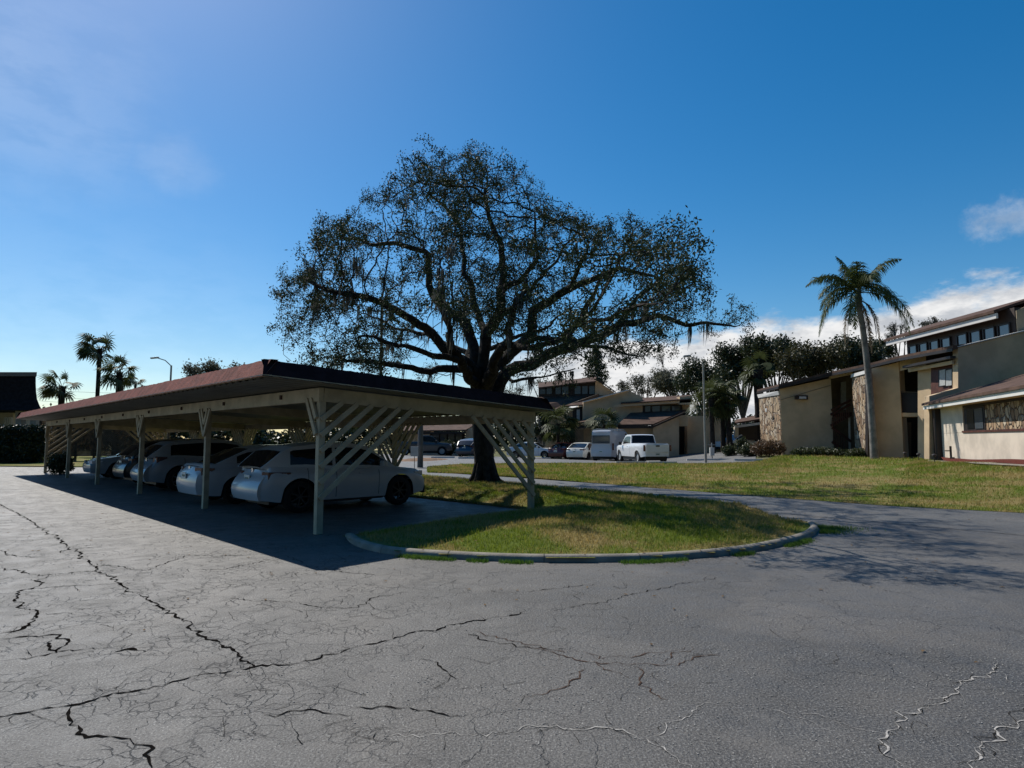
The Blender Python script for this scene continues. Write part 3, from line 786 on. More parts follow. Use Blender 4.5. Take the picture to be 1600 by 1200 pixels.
    if S.get('badge'):
        q=MB(); q.lathe([(.001,0),(.05,0),(.05,.01),(.001,.012)],n=16); o=q.build('badge',chrome,root); o.rotation_euler=(0,-math.pi/2,0); o.location=(endx(-Lr,S['badge'],1)-.052,0,S['badge'])
    return root
SUV=dict(rear=2.22,front=2.25,W=1.88,wb=2.72,wr=.375,H=1.62,sill=.27,deck=[(-2.3,1.0),(-2.1,1.06),(-1.2,1.04),(-.6,.98),(.4,.98),(1.0,1.0),(1.9,.92),(2.15,.80),(2.25,.70)],
 roof=[(-2.2,1.05),(-1.78,1.40),(-1.5,1.52),(-.7,1.60),(.0,1.60),(.45,1.52),(1.25,1.0)],ws=(.45,1.25),rg=(-2.2,-1.74),side=(-1.6,.95),pillars=[(-.52,-.44)],handles=[-.8,.25],seams=[-.46,.72,-1.18],
 tail=(-2.18,.87,.50,.17,.22),head=(2.2,.80,.35,.12,.3),chr=.50,badge=.98,pz=.80,bump=(.36,.2),rimm=rimd,mx=.78)
SED=dict(rear=2.3,front=2.3,W=1.80,wb=2.70,wr=.325,H=1.45,sill=.22,deck=[(-2.3,.93),(-2.1,.99),(-1.55,1.0),(-.5,.93),(.6,.92),(1.1,.93),(1.9,.82),(2.2,.70),(2.3,.62)],
 roof=[(-1.85,1.0),(-1.1,1.34),(-.6,1.43),(.0,1.43),(.35,1.37),(1.15,.93)],ws=(.35,1.15),rg=(-1.85,-1.05),side=(-1.35,.95),pillars=[(-.30,-.23)],handles=[-.7,.3],seams=[-.3,.78,-1.15],
 tail=(-2.22,.82,.30,.20,.3),head=(2.22,.68,.38,.14,.3),badge=.90,pz=.72,mx=.72,rimm=rimm)
PICK=dict(rear=2.75,front=2.65,W=2.0,wb=3.4,wr=.40,H=1.92,sill=.42,rnd=.03,deck=[(-2.75,1.30),(-.42,1.30),(-.40,1.22),(.8,1.18),(1.45,1.20),(2.4,1.12),(2.6,1.02),(2.65,.9)],
 roof=[(-.45,1.24),(-.30,1.84),(.0,1.89),(.5,1.89),(.8,1.82),(1.5,1.2)],ws=(.8,1.5),rg=(-.45,-.30),side=(-.22,1.15),pillars=[],handles=[.05],seams=[-.38,1.3],bed=(-2.66,-.5,.75),rw=.80,
 head=(2.58,.95,.2,.25,.35),pz=.62,px=.02,steel=True,rimm=steelg,bump=(.60,.24),bm=black,mirm=black,mh=.24,mx=1.15,crown=.6)
VAN=dict(rear=2.85,front=2.75,W=2.06,wb=3.5,wr=.35,H=2.40,sill=.35,rnd=.04,deck=[(-2.85,1.25),(1.2,1.2),(1.9,1.15),(2.5,1.0),(2.75,.85)],
 roof=[(-2.84,2.22),(-2.78,2.33),(-2.6,2.38),(.7,2.38),(1.0,2.30),(2.15,1.08)],ws=(1.02,2.15),rg=(9,9.1),side=(.55,1.75),pillars=[],handles=[.7],seams=[.5,-.7],vertrear=True,rw=.70,gpow=3.2,crown=.8,
 pz=.78,steel=True,rimm=rimd,bump=(.50,.26),mirm=black,mh=.3,mx=1.7)
white=paint('white_paint',(.52,.52,.53)); silver=paint('silver_paint',(.36,.38,.40),.3); blackp=paint('black_paint',(.012,.012,.014)); redp=paint('maroon_paint',(.07,.010,.012)); cream=paint('cream_paint',(.62,.62,.56)); navy=paint('navy_paint',(.02,.03,.055)); white2=paint('fleet_white',(.74,.74,.73)); greyp=paint('grey_paint',(.10,.105,.11),.4)  # white_paint held below real white so carport cars read as shaded
ang=math.atan2(E.y,E.x)
def park(o,s,t,flip=False):
    p=CP(s,t); o.location=(p.x,p.y,0); o.rotation_euler=(0,0,ang+(math.pi if flip else 0))
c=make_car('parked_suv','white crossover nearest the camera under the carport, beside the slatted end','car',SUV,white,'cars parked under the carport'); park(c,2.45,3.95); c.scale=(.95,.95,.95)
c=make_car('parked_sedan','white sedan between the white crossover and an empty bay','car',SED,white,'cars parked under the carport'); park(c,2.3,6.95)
s2=dict(SUV); s2.update(H=1.68,rear=2.15,front=2.2,wb=2.6,tail=(-2.1,.98,.3,.2,.2),rimm=rimm,chr=None)
c=make_car('parked_suv','white crossover just behind the third front post of the carport','car',s2,paint('shaded_white_paint',(.30,.32,.35)),'cars parked under the carport'); park(c,2.5,12.3)  # white car, carport shade put into its greyer paint
s3=dict(SUV); s3.update(H=1.75,chr=None)
c=make_car('parked_suv','black crossover in deep shade near the middle of the carport','car',s3,blackp,'cars parked under the carport'); park(c,2.6,15.1)
c=make_car('parked_sedan','grey blue sedan at the far end of the carport beside the bush','car',SED,paint('bluegrey_paint',(.28,.32,.35)),'cars parked under the carport'); park(c,2.7,20.7,True)
# far lot
def put(o,u,v,rz):
    p=GP(u,v); o.location=(p.x,p.y,zg(p.x,p.y)+.01); o.rotation_euler=(0,0,R(rz))
tk=make_car('pickup_truck','white pickup truck with black bumper seen from behind in the far lot','pickup truck',PICK,white2,'vehicles in the far lot')
q=MB(); q.box((-2.80,0,.98),(.06,1.56,.50)); tg=q.build('tailgate',white2,tk,bevel=.02)
q=MB(); q.box((-2.84,0,1.14),(.03,.26,.09)); q.build('tailgate_handle',black,tg)
for sg in(1,-1):
    q=MB(); q.box((-2.77,sg*.885,1.0),(.07,.13,.40)); q.build('tail_light',redl,tk,bevel=.02)
tk.location=Vector((8.85,43.4,zg(8.85,43.4)+.01)); tk.rotation_euler=(0,0,R(100))
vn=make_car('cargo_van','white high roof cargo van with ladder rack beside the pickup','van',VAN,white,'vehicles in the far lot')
q=MB(); q.box((-2.86,0,1.70),(.03,1.42,.62)); q.build('rear_window',wglass,vn,bevel=.04)
for sg in(1,-1):
    q=MB(); q.box((-2.83,sg*.96,1.15),(.10,.13,.52)); q.build('tail_light',redl,vn,bevel=.02)
rk=MB()
for x in(-2.3,-.9,.5):
    rk.bar((x,-.85,2.46),(x,.85,2.46),.06,.05); 
    for sg in(1,-1): rk.bar((x,sg*.8,2.30),(x,sg*.8,2.48),.04,.04)
for sg in(1,-1): rk.bar((-2.5,sg*.5,2.52),(.9,sg*.5,2.52),.05,.05)
rk.build('ladder_rack',steelg,vn); vn.location=(8.15,51.0,zg(8.15,51)+.01); vn.rotation_euler=(0,0,R(62))
sx_=dict(SED); sx_.update(rimm=rimd)
c=make_car('parked_sedan','cream sedan with its tail towards the lawn, left of the white van','car',sx_,cream,'vehicles in the far lot'); c.location=(6.2,54.0,zg(6.2,54.0)+.01); c.rotation_euler=(0,0,R(62))
c=make_car('parked_sedan','dark maroon sedan between the cream sedan and the white hatchback','car',SED,redp,'vehicles in the far lot'); c.location=(4.9,56.5,zg(4.9,56.5)+.01); c.rotation_euler=(0,0,R(60))
c=make_car('parked_hatchback','white compact car seen from its side behind the carport slats','car',SED,white2,'vehicles in the far lot'); c.location=(1.9,57.5,zg(1.9,57.5)+.01); c.rotation_euler=(0,0,R(-20))
s4=dict(s3); c=make_car('parked_suv','dark blue crossover just left of the oak trunk','car',s4,navy,'vehicles in the far lot'); c.location=(-3.2,56.5,zg(-3.2,56.5)+.01); c.rotation_euler=(0,0,R(65))
c=make_car('pickup_truck','dark pickup truck in the far lot behind the thin grey post','pickup truck',PICK,greyp,'vehicles in the far lot'); c.location=(-8.4,60,zg(-8.4,60)+.01); c.rotation_euler=(0,0,R(10))
c=make_car('parked_suv','white car half hidden behind the stone end wall of the apartments','car',s3,white2); c.location=(20.6,57.5,zg(20.6,57.5)+.01); c.rotation_euler=(0,0,R(200))
# wheel stops
def wstop():
    mb=MB(); mb.prism([(-.9,-.08,0),(-.9,-.055,.12),(-.9,.055,.12),(-.9,.08,0)],(1.8,0,0)); return mb
w0=None
for u,v,rz,lb in [(985,724.5,8,'pale concrete wheel stop under the rear of the white pickup, left one'),(1035,724.5,4,'pale concrete wheel stop under the white pickup, right one'),(1092,720,0,'white wheel stop at the foot of the slim street lamp'),(1122,719.5,0,'white wheel stop just right of the slim street lamp'),(1170,720.5,-4,'white wheel stop before the brown shrubs'),(862,717,0,'white wheel stop by the maroon sedan'),(692,716,0,'white wheel stop beside the grey post, nearest the dark pickup'),(735,717,0,'white wheel stop left of the oak trunk'),(1010,714.5,0,'small wheel stop behind the pickup, by the tan wall')]:
    if w0 is None: w0=wstop().build('wheel_stop',concl); o=w0
    else: o=w0.copy(); col.objects.link(o)
    tag(o,lb,'wheel stop','concrete wheel stops'); p=GP(u,v); o.location=(p.x,p.y,zg(p.x,p.y)+.02); o.rotation_euler=(0,0,R(rz))
# ================= OAK =================
OY=21.0; OX=Q(757,752,OY).x; oz=.12
def T(u,v,dy=0):   # pixel at the tree's distance, pushed in depth by dy (same place seen from here, real depth)
    return Q(u,v,OY+dy)
nodes=[]; par=[]; minr=[]
def addn(p,pa,r): nodes.append(Vector(p)); par.append(pa); minr.append(r); return len(nodes)-1
def limb(start,pts,r0,r1,step=.22):
    """pts=(u,v,dy)"""
    P=[nodes[start]]+[T(*a) for a in pts]; Lg=sum((b-a).length for a,b in zip(P,P[1:])); d=0; cur=start; ids=[]
    for i in range(len(P)-1):
        a,b=P[i],P[i+1]; k=max(1,int((b-a).length/step))
        p0=P[max(i-1,0)]; p3=P[min(i+2,len(P)-1)]
        for j in range(1,k+1):
            t=j/k; q=.5*((2*a)+(b-p0)*t+(2*p0-5*a+4*b-p3)*t*t+(3*a-p0-3*b+p3)*t**3)
            q+=Vector((.07*math.sin(len(nodes)*.55)+.04*math.sin(len(nodes)*1.3),0,.07*math.sin(len(nodes)*.47+1)+.04*math.cos(len(nodes)*1.15)))*(0 if r0>.3 else min(1,.5+2*d/Lg))
            q+=Vector((random.gauss(0,.012),random.gauss(0,.03),random.gauss(0,.012)))*(0 if r0>.3 else 1)
            f=(d+(b-a).length*t)/Lg; cur=addn(q,cur,r0+(r1-r0)*f); ids.append(cur)
        d+=(b-a).length
    return ids
def near_id(u,v,dy=0):
    p=T(u,v,dy); return min(range(len(nodes)),key=lambda i:(nodes[i]-p).length)
root=addn(T(757,756),-1,.40)
tr=limb(root,[(757,740,0),(756,715,0),(754,680,0),(752,645,0),(750,618,0)],.31,.28)
top=tr[-1]
L1=limb(top,[(738,580,-.4),(707,552,-1),(687,531,-1.3),(666,510,-1.6),(640,500,-2),(619,492,-2.3),(591,470,-2.8),(560,460,-3),(520,452,-3.2),(480,440,-3.2)],.21,.05)
L1b=limb(L1[3],[(694,577,-1.4),(650,574,-2),(605,569,-2.6),(570,570,-3),(535,560,-3.6)],.15,.04)
L2=limb(top,[(742,560,.4),(742,538,.6),(725,507,.8),(705,490,1),(690,476,1.2),(680,460,1.4),(673,446,1.5),(669,420,1.6),(666,401,1.8),(632,381,2),(600,378,2),(571,381,2.2),(530,370,2.5)],.22,.04)
L3=limb(top,[(757,590,0),(757,550,-.2),(759,518,-.3),(776,494,-.4),(786,456,-.6),(786,415,-.6),(778,380,-.4),(765,340,-.2),(760,290,0)],.22,.05)
near_=near_id(759,518,-.3)
L3b=limb(near_,[(750,500,.8),(742,463,1.2),(730,435,1.4),(721,415,1.6),(724,380,1.8),(718,353,2),(690,323,2.2),(660,290,2.4)],.14,.03)
L3c=limb(near_id(786,456,-.6),[(810,440,-1.6),(835,410,-2.3),(842,370,-2.8),(835,330,-3)],.12,.03)
L3d=limb(near_id(776,494,-.4),[(805,480,1.4),(830,450,2.4),(860,420,3),(880,385,3.4),(905,360,3.6)],.13,.03)
R1=limb(tr[-3],[(772,622,.2),(782,596,.3),(791,582,.4),(805,572,.5),(822,569,.6),(854,558,.8),(893,543,1),(927,529,1),(961,509,1.1),(995,504,1.2),(1035,498,1.2),(1077,507,1.2),(1106,501,1.3),(1148,515,1.4)],.25,.035)
R2=limb(tr[-1],[(765,590,-.4),(780,566,-.8),(808,545,-1.4),(828,520,-1.9),(831,490,-2.3),(845,482,-2.6),(862,470,-3),(893,447,-3.4),(939,430,-3.8),(980,425,-4.2),(1020,430,-4.4)],.24,.04)
R3=limb(near_id(890,545,1),[(888,529,1.2),(899,501,1.6),(922,473,2),(936,450,2.2),(950,420,2.6),(960,390,2.8)],.13,.03)
R4=limb(near_id(808,545,-1.4),[(850,530,-2.6),(900,533,-3.4),(950,545,-4),(990,560,-4.6)],.10,.03)
R5=limb(near_id(961,509,1.1),[(985,480,1.6),(1010,455,1.8),(1040,430,2),(1065,410,2.2)],.10,.03)
R6=limb(near_id(893,447,-3.4),[(910,410,-4),(920,375,-4.4)],.08,.03)
R7=limb(near_id(780,566,-.8),[(800,597,-1.6),(850,585,-2.4),(895,577,-3)],.07,.02)
# limbs coming towards and going away from the camera
F1=limb(top,[(735,590,-1.6),(715,560,-3.2),(700,520,-5),(690,470,-6.4)],.2,.05)
F2=limb(top,[(765,585,-1.8),(785,545,-3.6),(800,500,-5.4),(815,450,-6.6)],.2,.05)
F3=limb(near_id(785,545,-3.6),[(840,540,-4.8),(890,520,-6),(930,500,-7)],.11,.03)
F5=limb(F3[-1],[(960,490,-8.2),(1000,480,-9.0),(1040,480,-9.8)],.05,.02)
F6=limb(F3[-4],[(930,470,-8),(960,430,-9),(985,400,-9.8)],.05,.02)
F4=limb(near_id(715,560,-3.2),[(660,550,-4.8),(610,540,-5.8),(560,520,-6.4)],.11,.03)
B1=limb(top,[(745,590,1.8),(735,550,3.6),(728,500,5.4),(720,450,7)],.2,.05)
B2=limb(near_id(735,550,3.6),[(790,535,4.6),(850,510,6),(900,480,7)],.12,.03)
B3=limb(near_id(735,550,3.6),[(680,530,4.6),(620,510,5.8),(560,490,6.4)],.12,.03)
nlimb=len(nodes)
SIL=[(425,548),(421,515),(428,480),(436,432),(458,420),(490,408),(486,372),(500,345),(545,322),(562,288),(600,276),(620,242),(650,230),(700,236),(730,228),(762,230),(800,238),(832,258),(850,295),(862,322),(895,322),(925,326),(955,338),(985,345),(1022,362),(1060,370),(1090,395),(1099,430),(1097,470),(1112,480),(1150,458),(1172,488),(1180,515),(1150,528),(1110,520),(1072,530),(1045,555),(1010,575),(985,590),(950,560),(900,575),(860,610),(820,590),(700,590),(640,600),(590,590),(540,585),(480,575),(440,570)]
# clumps of twig targets inside the crown volume
cl=[]; tries=0
while len(cl)<400 and tries<90000:
    tries+=1; u=random.uniform(415,1185); v=random.uniform(225,605)
    if not incurve(SIL,u,v): continue
        # sparse inner-lower region
    ed=min(math.hypot(u-a,v-b) for a,b in SIL)
    cen=math.exp(-((u-760)/170)**2-((v-560)/75)**2)
    if random.random()<cen*1.1: continue
    if v>505 and random.random()<.5: continue
    if ed<16: continue
    hw=8.2*math.sqrt(max(.05,1-((u-790)/400)**2))*math.sqrt(max(.08,1-((v-520)/300)**2 if v<520 else 1))
    dy=random.uniform(-1,1)*hw
    if 870<u<1085 and 370<v<535 and random.random()<.1: continue
    if 870<u<1085 and 370<v<535 and random.random()<.68: dy=random.uniform(-10.4,-6)
    if u>1100: dy=1.3+random.uniform(-.8,.8)
    # bias to the shell
    if ed>60 and abs(dy)<hw*.45 and random.random()<.55: continue
    # keep silhouette under perspective: push toward/away keeps the same pixel
    sc_=(OY+dy)/OY
    p=T(u,v,dy)
    if math.sin(p.x*1.25+p.z*.4)+math.sin(p.y*1.1+p.x*.5+2)+math.sin(p.z*1.5+p.y*.6)<-.30: continue
    if any((p-q).length<.62 for q,_ in cl): continue
    cl.append((p,random.uniform(.38,.72)))
for u,v in ((1105,488),(1122,476),(1140,466),(1152,478),(1164,490),(1174,508),(1150,500),(1128,498),(1085,490),(1118,522),(1098,512)): cl.append((T(u,v,1.3+random.uniform(-.6,.6)),.30))
att=[]
for p,r in cl:
    for k in range(int(15*r/.5)):
        d=Vector((random.gauss(0,1),random.gauss(0,1),random.gauss(0,.75))).normalized()*r*random.random()**.4
        att.append(p+d)
for k in range(420):
    while True:
        u=random.uniform(415,1185); v=random.uniform(225,600)
        if incurve(SIL,u,v): break
    att.append(T(u,v,random.uniform(-6,6) if u<1090 else 1.3))
att=[Vector(a) for a in att]
# space colonisation
STEP=.19; DI=6; KILL=.30
alive=list(range(len(att)))
def build_kd(): 
    kd=kdtree.KDTree(len(nodes)); 
    for i in range(8,len(nodes)): kd.insert(nodes[i],i)
    kd.balance(); return kd
for it in range(70):
    kd=build_kd(); pull={}; keep=[]
    for a in alive:
        co,i,d=kd.find(att[a])
        if d<KILL: continue
        keep.append(a)
        if d<DI: pull.setdefault(i,[]).append(a)
    alive=keep
    if not alive: break
    new=0
    for i,L_ in pull.items():
        d=Vector((0,0,0))
        for a in L_: d+=(att[a]-nodes[i]).normalized()
        if d.length<1e-3: continue
        d=d.normalized()+Vector((random.gauss(0,.34),random.gauss(0,.34),random.gauss(0,.34)+.03)); d.normalize()
        if par[i]>=0:
            d=(d+.25*(nodes[i]-nodes[par[i]]).normalized()).normalized()
        addn(nodes[i]+d*STEP,i,0); new+=1
    if not new: break
print('oak nodes',len(nodes),'left',len(alive),'clumps',len(cl),'att',len(att))
n_=len(nodes); ch=[[] for _ in range(n_)]
for i,p in enumerate(par):
    if p>=0: ch[p].append(i)
rad=[0]*n_; EXP=2.35
for i in range(n_-1,-1,-1):
    s=sum(rad[c]**EXP for c in ch[i]) if ch[i] else .009**EXP
    rad[i]=max(s**(1/EXP)*1.0,.009)
    if i<nlimb: rad[i]=max(minr[i],min(rad[i],minr[i]*1.15 if minr[i]>.1 else rad[i]*.8))
    else: rad[i]=min(rad[i],.085)
# trunk flare
oak=thing('live_oak_tree','big spreading live oak hung with grey moss, standing on the grass island behind the carport','tree',(OX,OY,0))
O0=Vector((OX,OY,0)); tb=MB(); tw_=MB()
tang=[None]*n_; big_=[True]*n_
for i in range(n_):
    p=par[i]; t=Vector((0,0,0))
    if p>=0: t+=(nodes[i]-nodes[p]).normalized()
    if ch[i]:
        c=max(ch[i],key=lambda c:rad[c]); t+=(nodes[c]-nodes[i]).normalized()
    tang[i]=t.normalized() if t.length>1e-4 else Vector((0,0,1))
def ringv(mb,p,d,r,n,bumpy=0):
    a=d.cross(Vector((.3,.9,.1))).normalized(); c=d.cross(a); b=len(mb.v)
    for k in range(n):
        t=2*math.pi*k/n; rr=r
        if bumpy: rr*=1+bumpy*(math.sin(3*t+p.z*1.7)*.5+math.sin(5*t+p.z*3.1+p.x)*.5)
        mb.v.append(tuple(p+(a*math.cos(t)+c*math.sin(t))*rr-O0))
    return b
for i in range(n_):
    p=par[i]
    if p<0: continue
    main=max(ch[p],key=lambda c:rad[c])==i
    r1=rad[i]; r0=rad[p] if main else min(rad[p]*.9,r1*1.25)
    big_[i]=r1>.03 and big_[p]; mb=tb if big_[i] else tw_; n=14 if r1>.2 else (9 if r1>.08 else (6 if r1>.035 else 3))
    d0=tang[p] if main else (nodes[i]-nodes[p]).normalized()
    bp=.07 if r1>.15 else 0
    A=ringv(mb,nodes[p],d0,r0,n,bp); B=ringv(mb,nodes[i],tang[i],r1,n,bp)
    for k in range(n): k2=(k+1)%n; mb.f.append((A+k,A+k2,B+k2,B+k))
# root flare
for k in range(9):
    a=2*math.pi*k/9+random.uniform(-.2,.2); b=T(757,752)-O0; l=random.uniform(.45,.8)
    z=zi(OX,OY)
    tb.tube([(math.cos(a)*.15,math.sin(a)*.15,z+.75),(math.cos(a)*.33,math.sin(a)*.33,z+.22),(math.cos(a)*.48,math.sin(a)*.48,z+.05),(math.cos(a)*l,math.sin(a)*l,z-.04)],[.17,.13,.085,.03],8)
def rawbuild(mb,name,m,parent,smooth=False):
    me=bpy.data.meshes.new(name); me.from_pydata(mb.v,[],mb.f); return link(name,me,m,parent,smooth)
rawbuild(tb,'trunk',bark,oak,True); rawbuild(tw_,'twigs',bark,oak)
# leaves
def leafquads(C,size,flat=.5,n_per=1,spread=.1,asp=.42):
    C=np.repeat(np.asarray(C,dtype=float),n_per,0); n=len(C); C=C+rng.normal(0,spread,(n,3))
    d=rng.normal(0,1,(n,3)); d/=np.linalg.norm(d,axis=1)[:,None]; e=rng.normal(0,1,(n,3)); e[:,2]*=flat
    e-=d*(e*d).sum(1)[:,None]; e/=np.linalg.norm(e,axis=1)[:,None]; s=size*rng.uniform(.6,1.4,n)[:,None]
    V=np.zeros((n,4,3)); V[:,0]=C-d*s; V[:,1]=C+e*s*asp; V[:,2]=C+d*s; V[:,3]=C-e*s*asp
    return V.reshape(-1,3)
tips=[i for i in range(nlimb,n_) if rad[i]<.017]
C=[tuple(nodes[i]-O0) for i in tips]; print('tips',len(C))
keepn=np.array([random.random() for _ in C])
C=np.array(C)
oakleaf=leafmat('oak_leaf',(.020,.032,.012),(.065,.085,.036),.65,.14,.9,.12)
kc=kdtree.KDTree(len(cl))
for i,(p,r) in enumerate(cl): kc.insert(p,i)
kc.balance(); LC=[]
for i in tips:
    co_,j,d_=kc.find(nodes[i])
    if d_<cl[j][1]*1.25: LC+= [tuple(nodes[i]-O0)]*3
    elif random.random()<.25: LC.append(tuple(nodes[i]-O0))
print('leaf centres',len(LC)); V=leafquads(LC,.037,1,9,.09)
npmesh('crown',V,4,oakleaf,oak)
# spanish moss
mossm=leafmat('spanish_moss',(.085,.085,.07),(.16,.155,.13),.9,.3,2,.1)
mv=[]
cand=[i for i in range(12,n_) if .02<rad[i]<.2 and nodes[i].z<Q(800,395,OY).z]
for k in range(330):
    i=random.choice(cand); 
    if math.sin(nodes[i].x*2.1)+math.sin(nodes[i].y*1.7+1)<-.1: continue
    p=nodes[i]-O0; w=random.uniform(.03,.09); Ln=random.uniform(.2,.75)*(1.5 if random.random()<.18 else 1)
    for s in range(random.randint(7,16)):
        q=p+Vector((random.gauss(0,w),random.gauss(0,w),-.02)); l=Ln*random.uniform(.4,1); ww=random.uniform(.006,.016); a=random.uniform(0,6.28); sw=random.gauss(-.08,.05)
        dx=Vector((math.cos(a)*ww,math.sin(a)*ww,0)); m1=q+Vector((sw*l*.3+random.gauss(0,.015),0,-l*.5)); e=q+Vector((sw*l,random.gauss(0,.02),-l))
        mv+= [q-dx,q+dx,m1+dx*1.3,m1-dx*1.3, m1-dx*1.3,m1+dx*1.3,e+dx*.2,e-dx*.2]
npmesh('hanging_moss',[tuple(v) for v in mv],4,mossm,oak)
# ================= OTHER TREES =================
def leafy(name,label,cat,base,h,r,crowns,nleaf,size,lm,bm=barkg,group=None,bare=False,tr=.16,seed=None):
    """crowns: list of (dx,dy,z,rad) clumps relative to base"""
    t=thing(name,label,cat,tuple(base),group=group); mb=MB(); st_=random.getstate()
    if seed is not None: random.seed(seed)
    fork=h*.35
    mb.tube([(0,0,-.1),(random.gauss(0,.1),0,fork*.5),(random.gauss(0,.15),random.gauss(0,.1),fork)],[tr*1.25,tr,tr*.85],8)
    C=[]
    for dx,dy,z,rr in crowns:
        mid=Vector((dx*.45+random.gauss(0,.2),dy*.45,fork+(z-fork)*.5)); e=Vector((dx,dy,z))
        mb.tube([(0,0,fork*.8),mid,e],[tr*.6,tr*.38,tr*.12],6)
        for k in range(7 if not bare else 16):
            d=Vector((random.gauss(0,1),random.gauss(0,1),random.gauss(.2,.8))).normalized()*rr*random.uniform(.5,1); m2=e+d*.5+Vector((random.gauss(0,.15),random.gauss(0,.15),random.gauss(0,.15)))
            mb.tube([e if k%2 else mid.lerp(e,.7),m2,e+d],[tr*.14,tr*.09,tr*.04],3)
            if bare:
                for s in range(4):
                    f=e+d*random.uniform(.3,.9); d2=Vector((random.gauss(0,1),random.gauss(0,1),random.gauss(.3,.7))).normalized()*rr*.4; mb.tube([f,f+d2*.5+Vector((0,0,random.gauss(0,.1))),f+d2],[tr*.06,tr*.045,tr*.02],3)
        m=max(3,int(nleaf*rr*rr/sum(c[3]**2 for c in crowns)/9))
        for k in range(m):
            d=Vector((random.gauss(0,1),random.gauss(0,1),random.gauss(0,.9))).normalized()*rr*random.random()**.45
            C.append(tuple(e+d))
    rawbuild(mb,'trunk',bm,t,True)
    if C: npmesh('crown',leafquads(C,size,1,9,size*1.7,.5),4,lm,t)
    random.setstate(st_)
    return t
dkleaf=leafmat('dark_leaf',(.016,.028,.010),(.06,.075,.028),.5,.15,.3)
brleaf=leafmat('bronze_leaf',(.030,.035,.012),(.085,.078,.028),.6,.2,.3)
grleaf=leafmat('grey_leaf',(.07,.075,.05),(.15,.15,.10),.8,.25,.3)
shleaf=leafmat('shrub_leaf',(.025,.04,.012),(.08,.09,.03),.5,.2,1)
redleaf=leafmat('croton_leaf',(.09,.04,.02),(.16,.10,.04),.5,.2,1)
def clumps(w,h0,h1,n,r0,r1,seed):
    rr=random.Random(seed); return [(rr.uniform(-w,w)*(1-.35*abs(k/n-.5)),rr.uniform(-w,w)*.6,h0+(h1-h0)*rr.random()**.8,rr.uniform(r0,r1)) for k in range(n)]
def tree_px(name,label,u,vtop,wpx,Y,lm,n,size,seed,vlow=None,group='trees beyond the buildings',bare=False,ncl=11):
    b=Q(u,690,Y); top=Q(u,vtop,Y).z; w=wpx/2/F*Y; low=(Q(u,vlow,Y).z if vlow else top*.4); rr=w*.36
    return leafy(name,label,'tree',(b.x,Y,.2),top,w,clumps(w*.75,low+rr*.5,top-rr,ncl,rr*.6,rr*1.1,seed),n,size,lm,group=group,bare=bare,tr=.22,seed=seed)
bt=[('leafy_tree','dark round-headed tree above the stone end wall, left of the queen palm',1215,520,110,66,dkleaf,12000,.15,1,600,False),
 ('leafy_tree','bronze leaved tree rising behind the raked tan wall',1262,530,120,62,brleaf,13000,.14,2,600,False),
 ('leafy_tree','dark green tree directly behind the queen palm trunk',1335,525,120,68,dkleaf,13000,.15,3,590,False),
 ('leafy_tree','dark tree filling the gap between queen palm and roof windows',1385,535,60,72,dkleaf,6000,.15,21,590,False),
 ('leafy_tree','tall ragged tree with a leaning top, left of the dark round tree',1162,535,100,70,dkleaf,10000,.15,4,615,False),
 ('leafy_tree','broad dark tree behind the slim street lamp',1105,560,100,74,dkleaf,10000,.15,5,625,False),
 ('leafy_tree','low dark tree over the long window strip of the middle building',1060,575,80,80,grleaf,5000,.15,6,625,False),
 ('bare_tree','grey wintry tree right of the tall layered pine',1010,572,80,82,grleaf,1400,.12,7,625,True),
 ('bare_tree','grey half bare tree with long upright limbs left of the street lamp',1055,548,80,84,grleaf,1600,.12,8,625,True),
 ('bare_tree','pale bare tree left of the middle building roof windows',800,590,90,90,grleaf,1200,.12,9,640,True),
 ('bare_tree','wintry tree peeping over the tall roof beside the oak trunk',850,580,70,92,grleaf,1200,.12,10,630,True),
 ('bare_tree','small bare tree showing over the far left of the long roof',985,590,50,90,grleaf,700,.12,14,630,True),
 ('leafy_tree','airy oak showing over the carport roof right of the street lamp',325,560,90,70,grleaf,5000,.12,11,600,False),
 ('bare_tree','leafless crown poking above the clerestory roof of the nearest apartments',1475,492,48,70,grleaf,0,.1,12,520,True),
 ('bare_tree','leafless tree left of the clerestory roof, partly behind it',1412,500,50,72,grleaf,60,.1,13,540,True)]
for nm,lb,u,vt,w,Y,lm,n,s,sd_,vl,br in bt: tree_px(nm,lb,u,vt,w,Y,lm,n,s,sd_,vl,bare=br,ncl=14 if n>6000 else 8)
# far wood as individual trees low behind everything
for k,(u,vt,w,Y,lb) in enumerate([(120,640,80,75,'low tree line bush seen under the left end of the carport'),(60,655,60,78,'low tree between the hedge and the carport end'),(660,625,70,95,'hazy tree behind the one-storey building'),(1130,600,80,78,'dark tree behind the tall cabbage palms')]):
    tree_px('leafy_tree',lb,u,vt,w,Y,dkleaf,4000,.16,30+k,685,ncl=8)
# Norfolk pine
def pine(u,vb,vt,Y,wpx):
    b=Q(u,690,Y); t=thing('norfolk_pine','tall layered pine with a pointed dark top above the middle building','tree',(b.x,Y,.2)); H=Q(u,vt,Y).z; w=wpx/2/F*Y
    mb=MB(); mb.tube([(0,0,0),(0,0,H*.5),(0,0,H)],[.28,.18,.03],8); rawbuild(mb,'trunk',barkg,t,True); C=[]
    z=H*.28
    while z<H-.2:
        f=(H-z)/(H*.72); r=w*min(1,f**.75)*random.uniform(.85,1.1)
        for k in range(8):
            a=random.uniform(0,6.28)
            for s in np.linspace(.12,1,int(9+r*5)): C.append((math.cos(a)*r*s,math.sin(a)*r*s,z+.35*s*s*r*.5+random.gauss(0,.04)))
        z+=.42
    npmesh('crown',leafquads(C,.15,1,4,.12,.35),4,dkleaf,t)
pine(933,690,542,84,74)
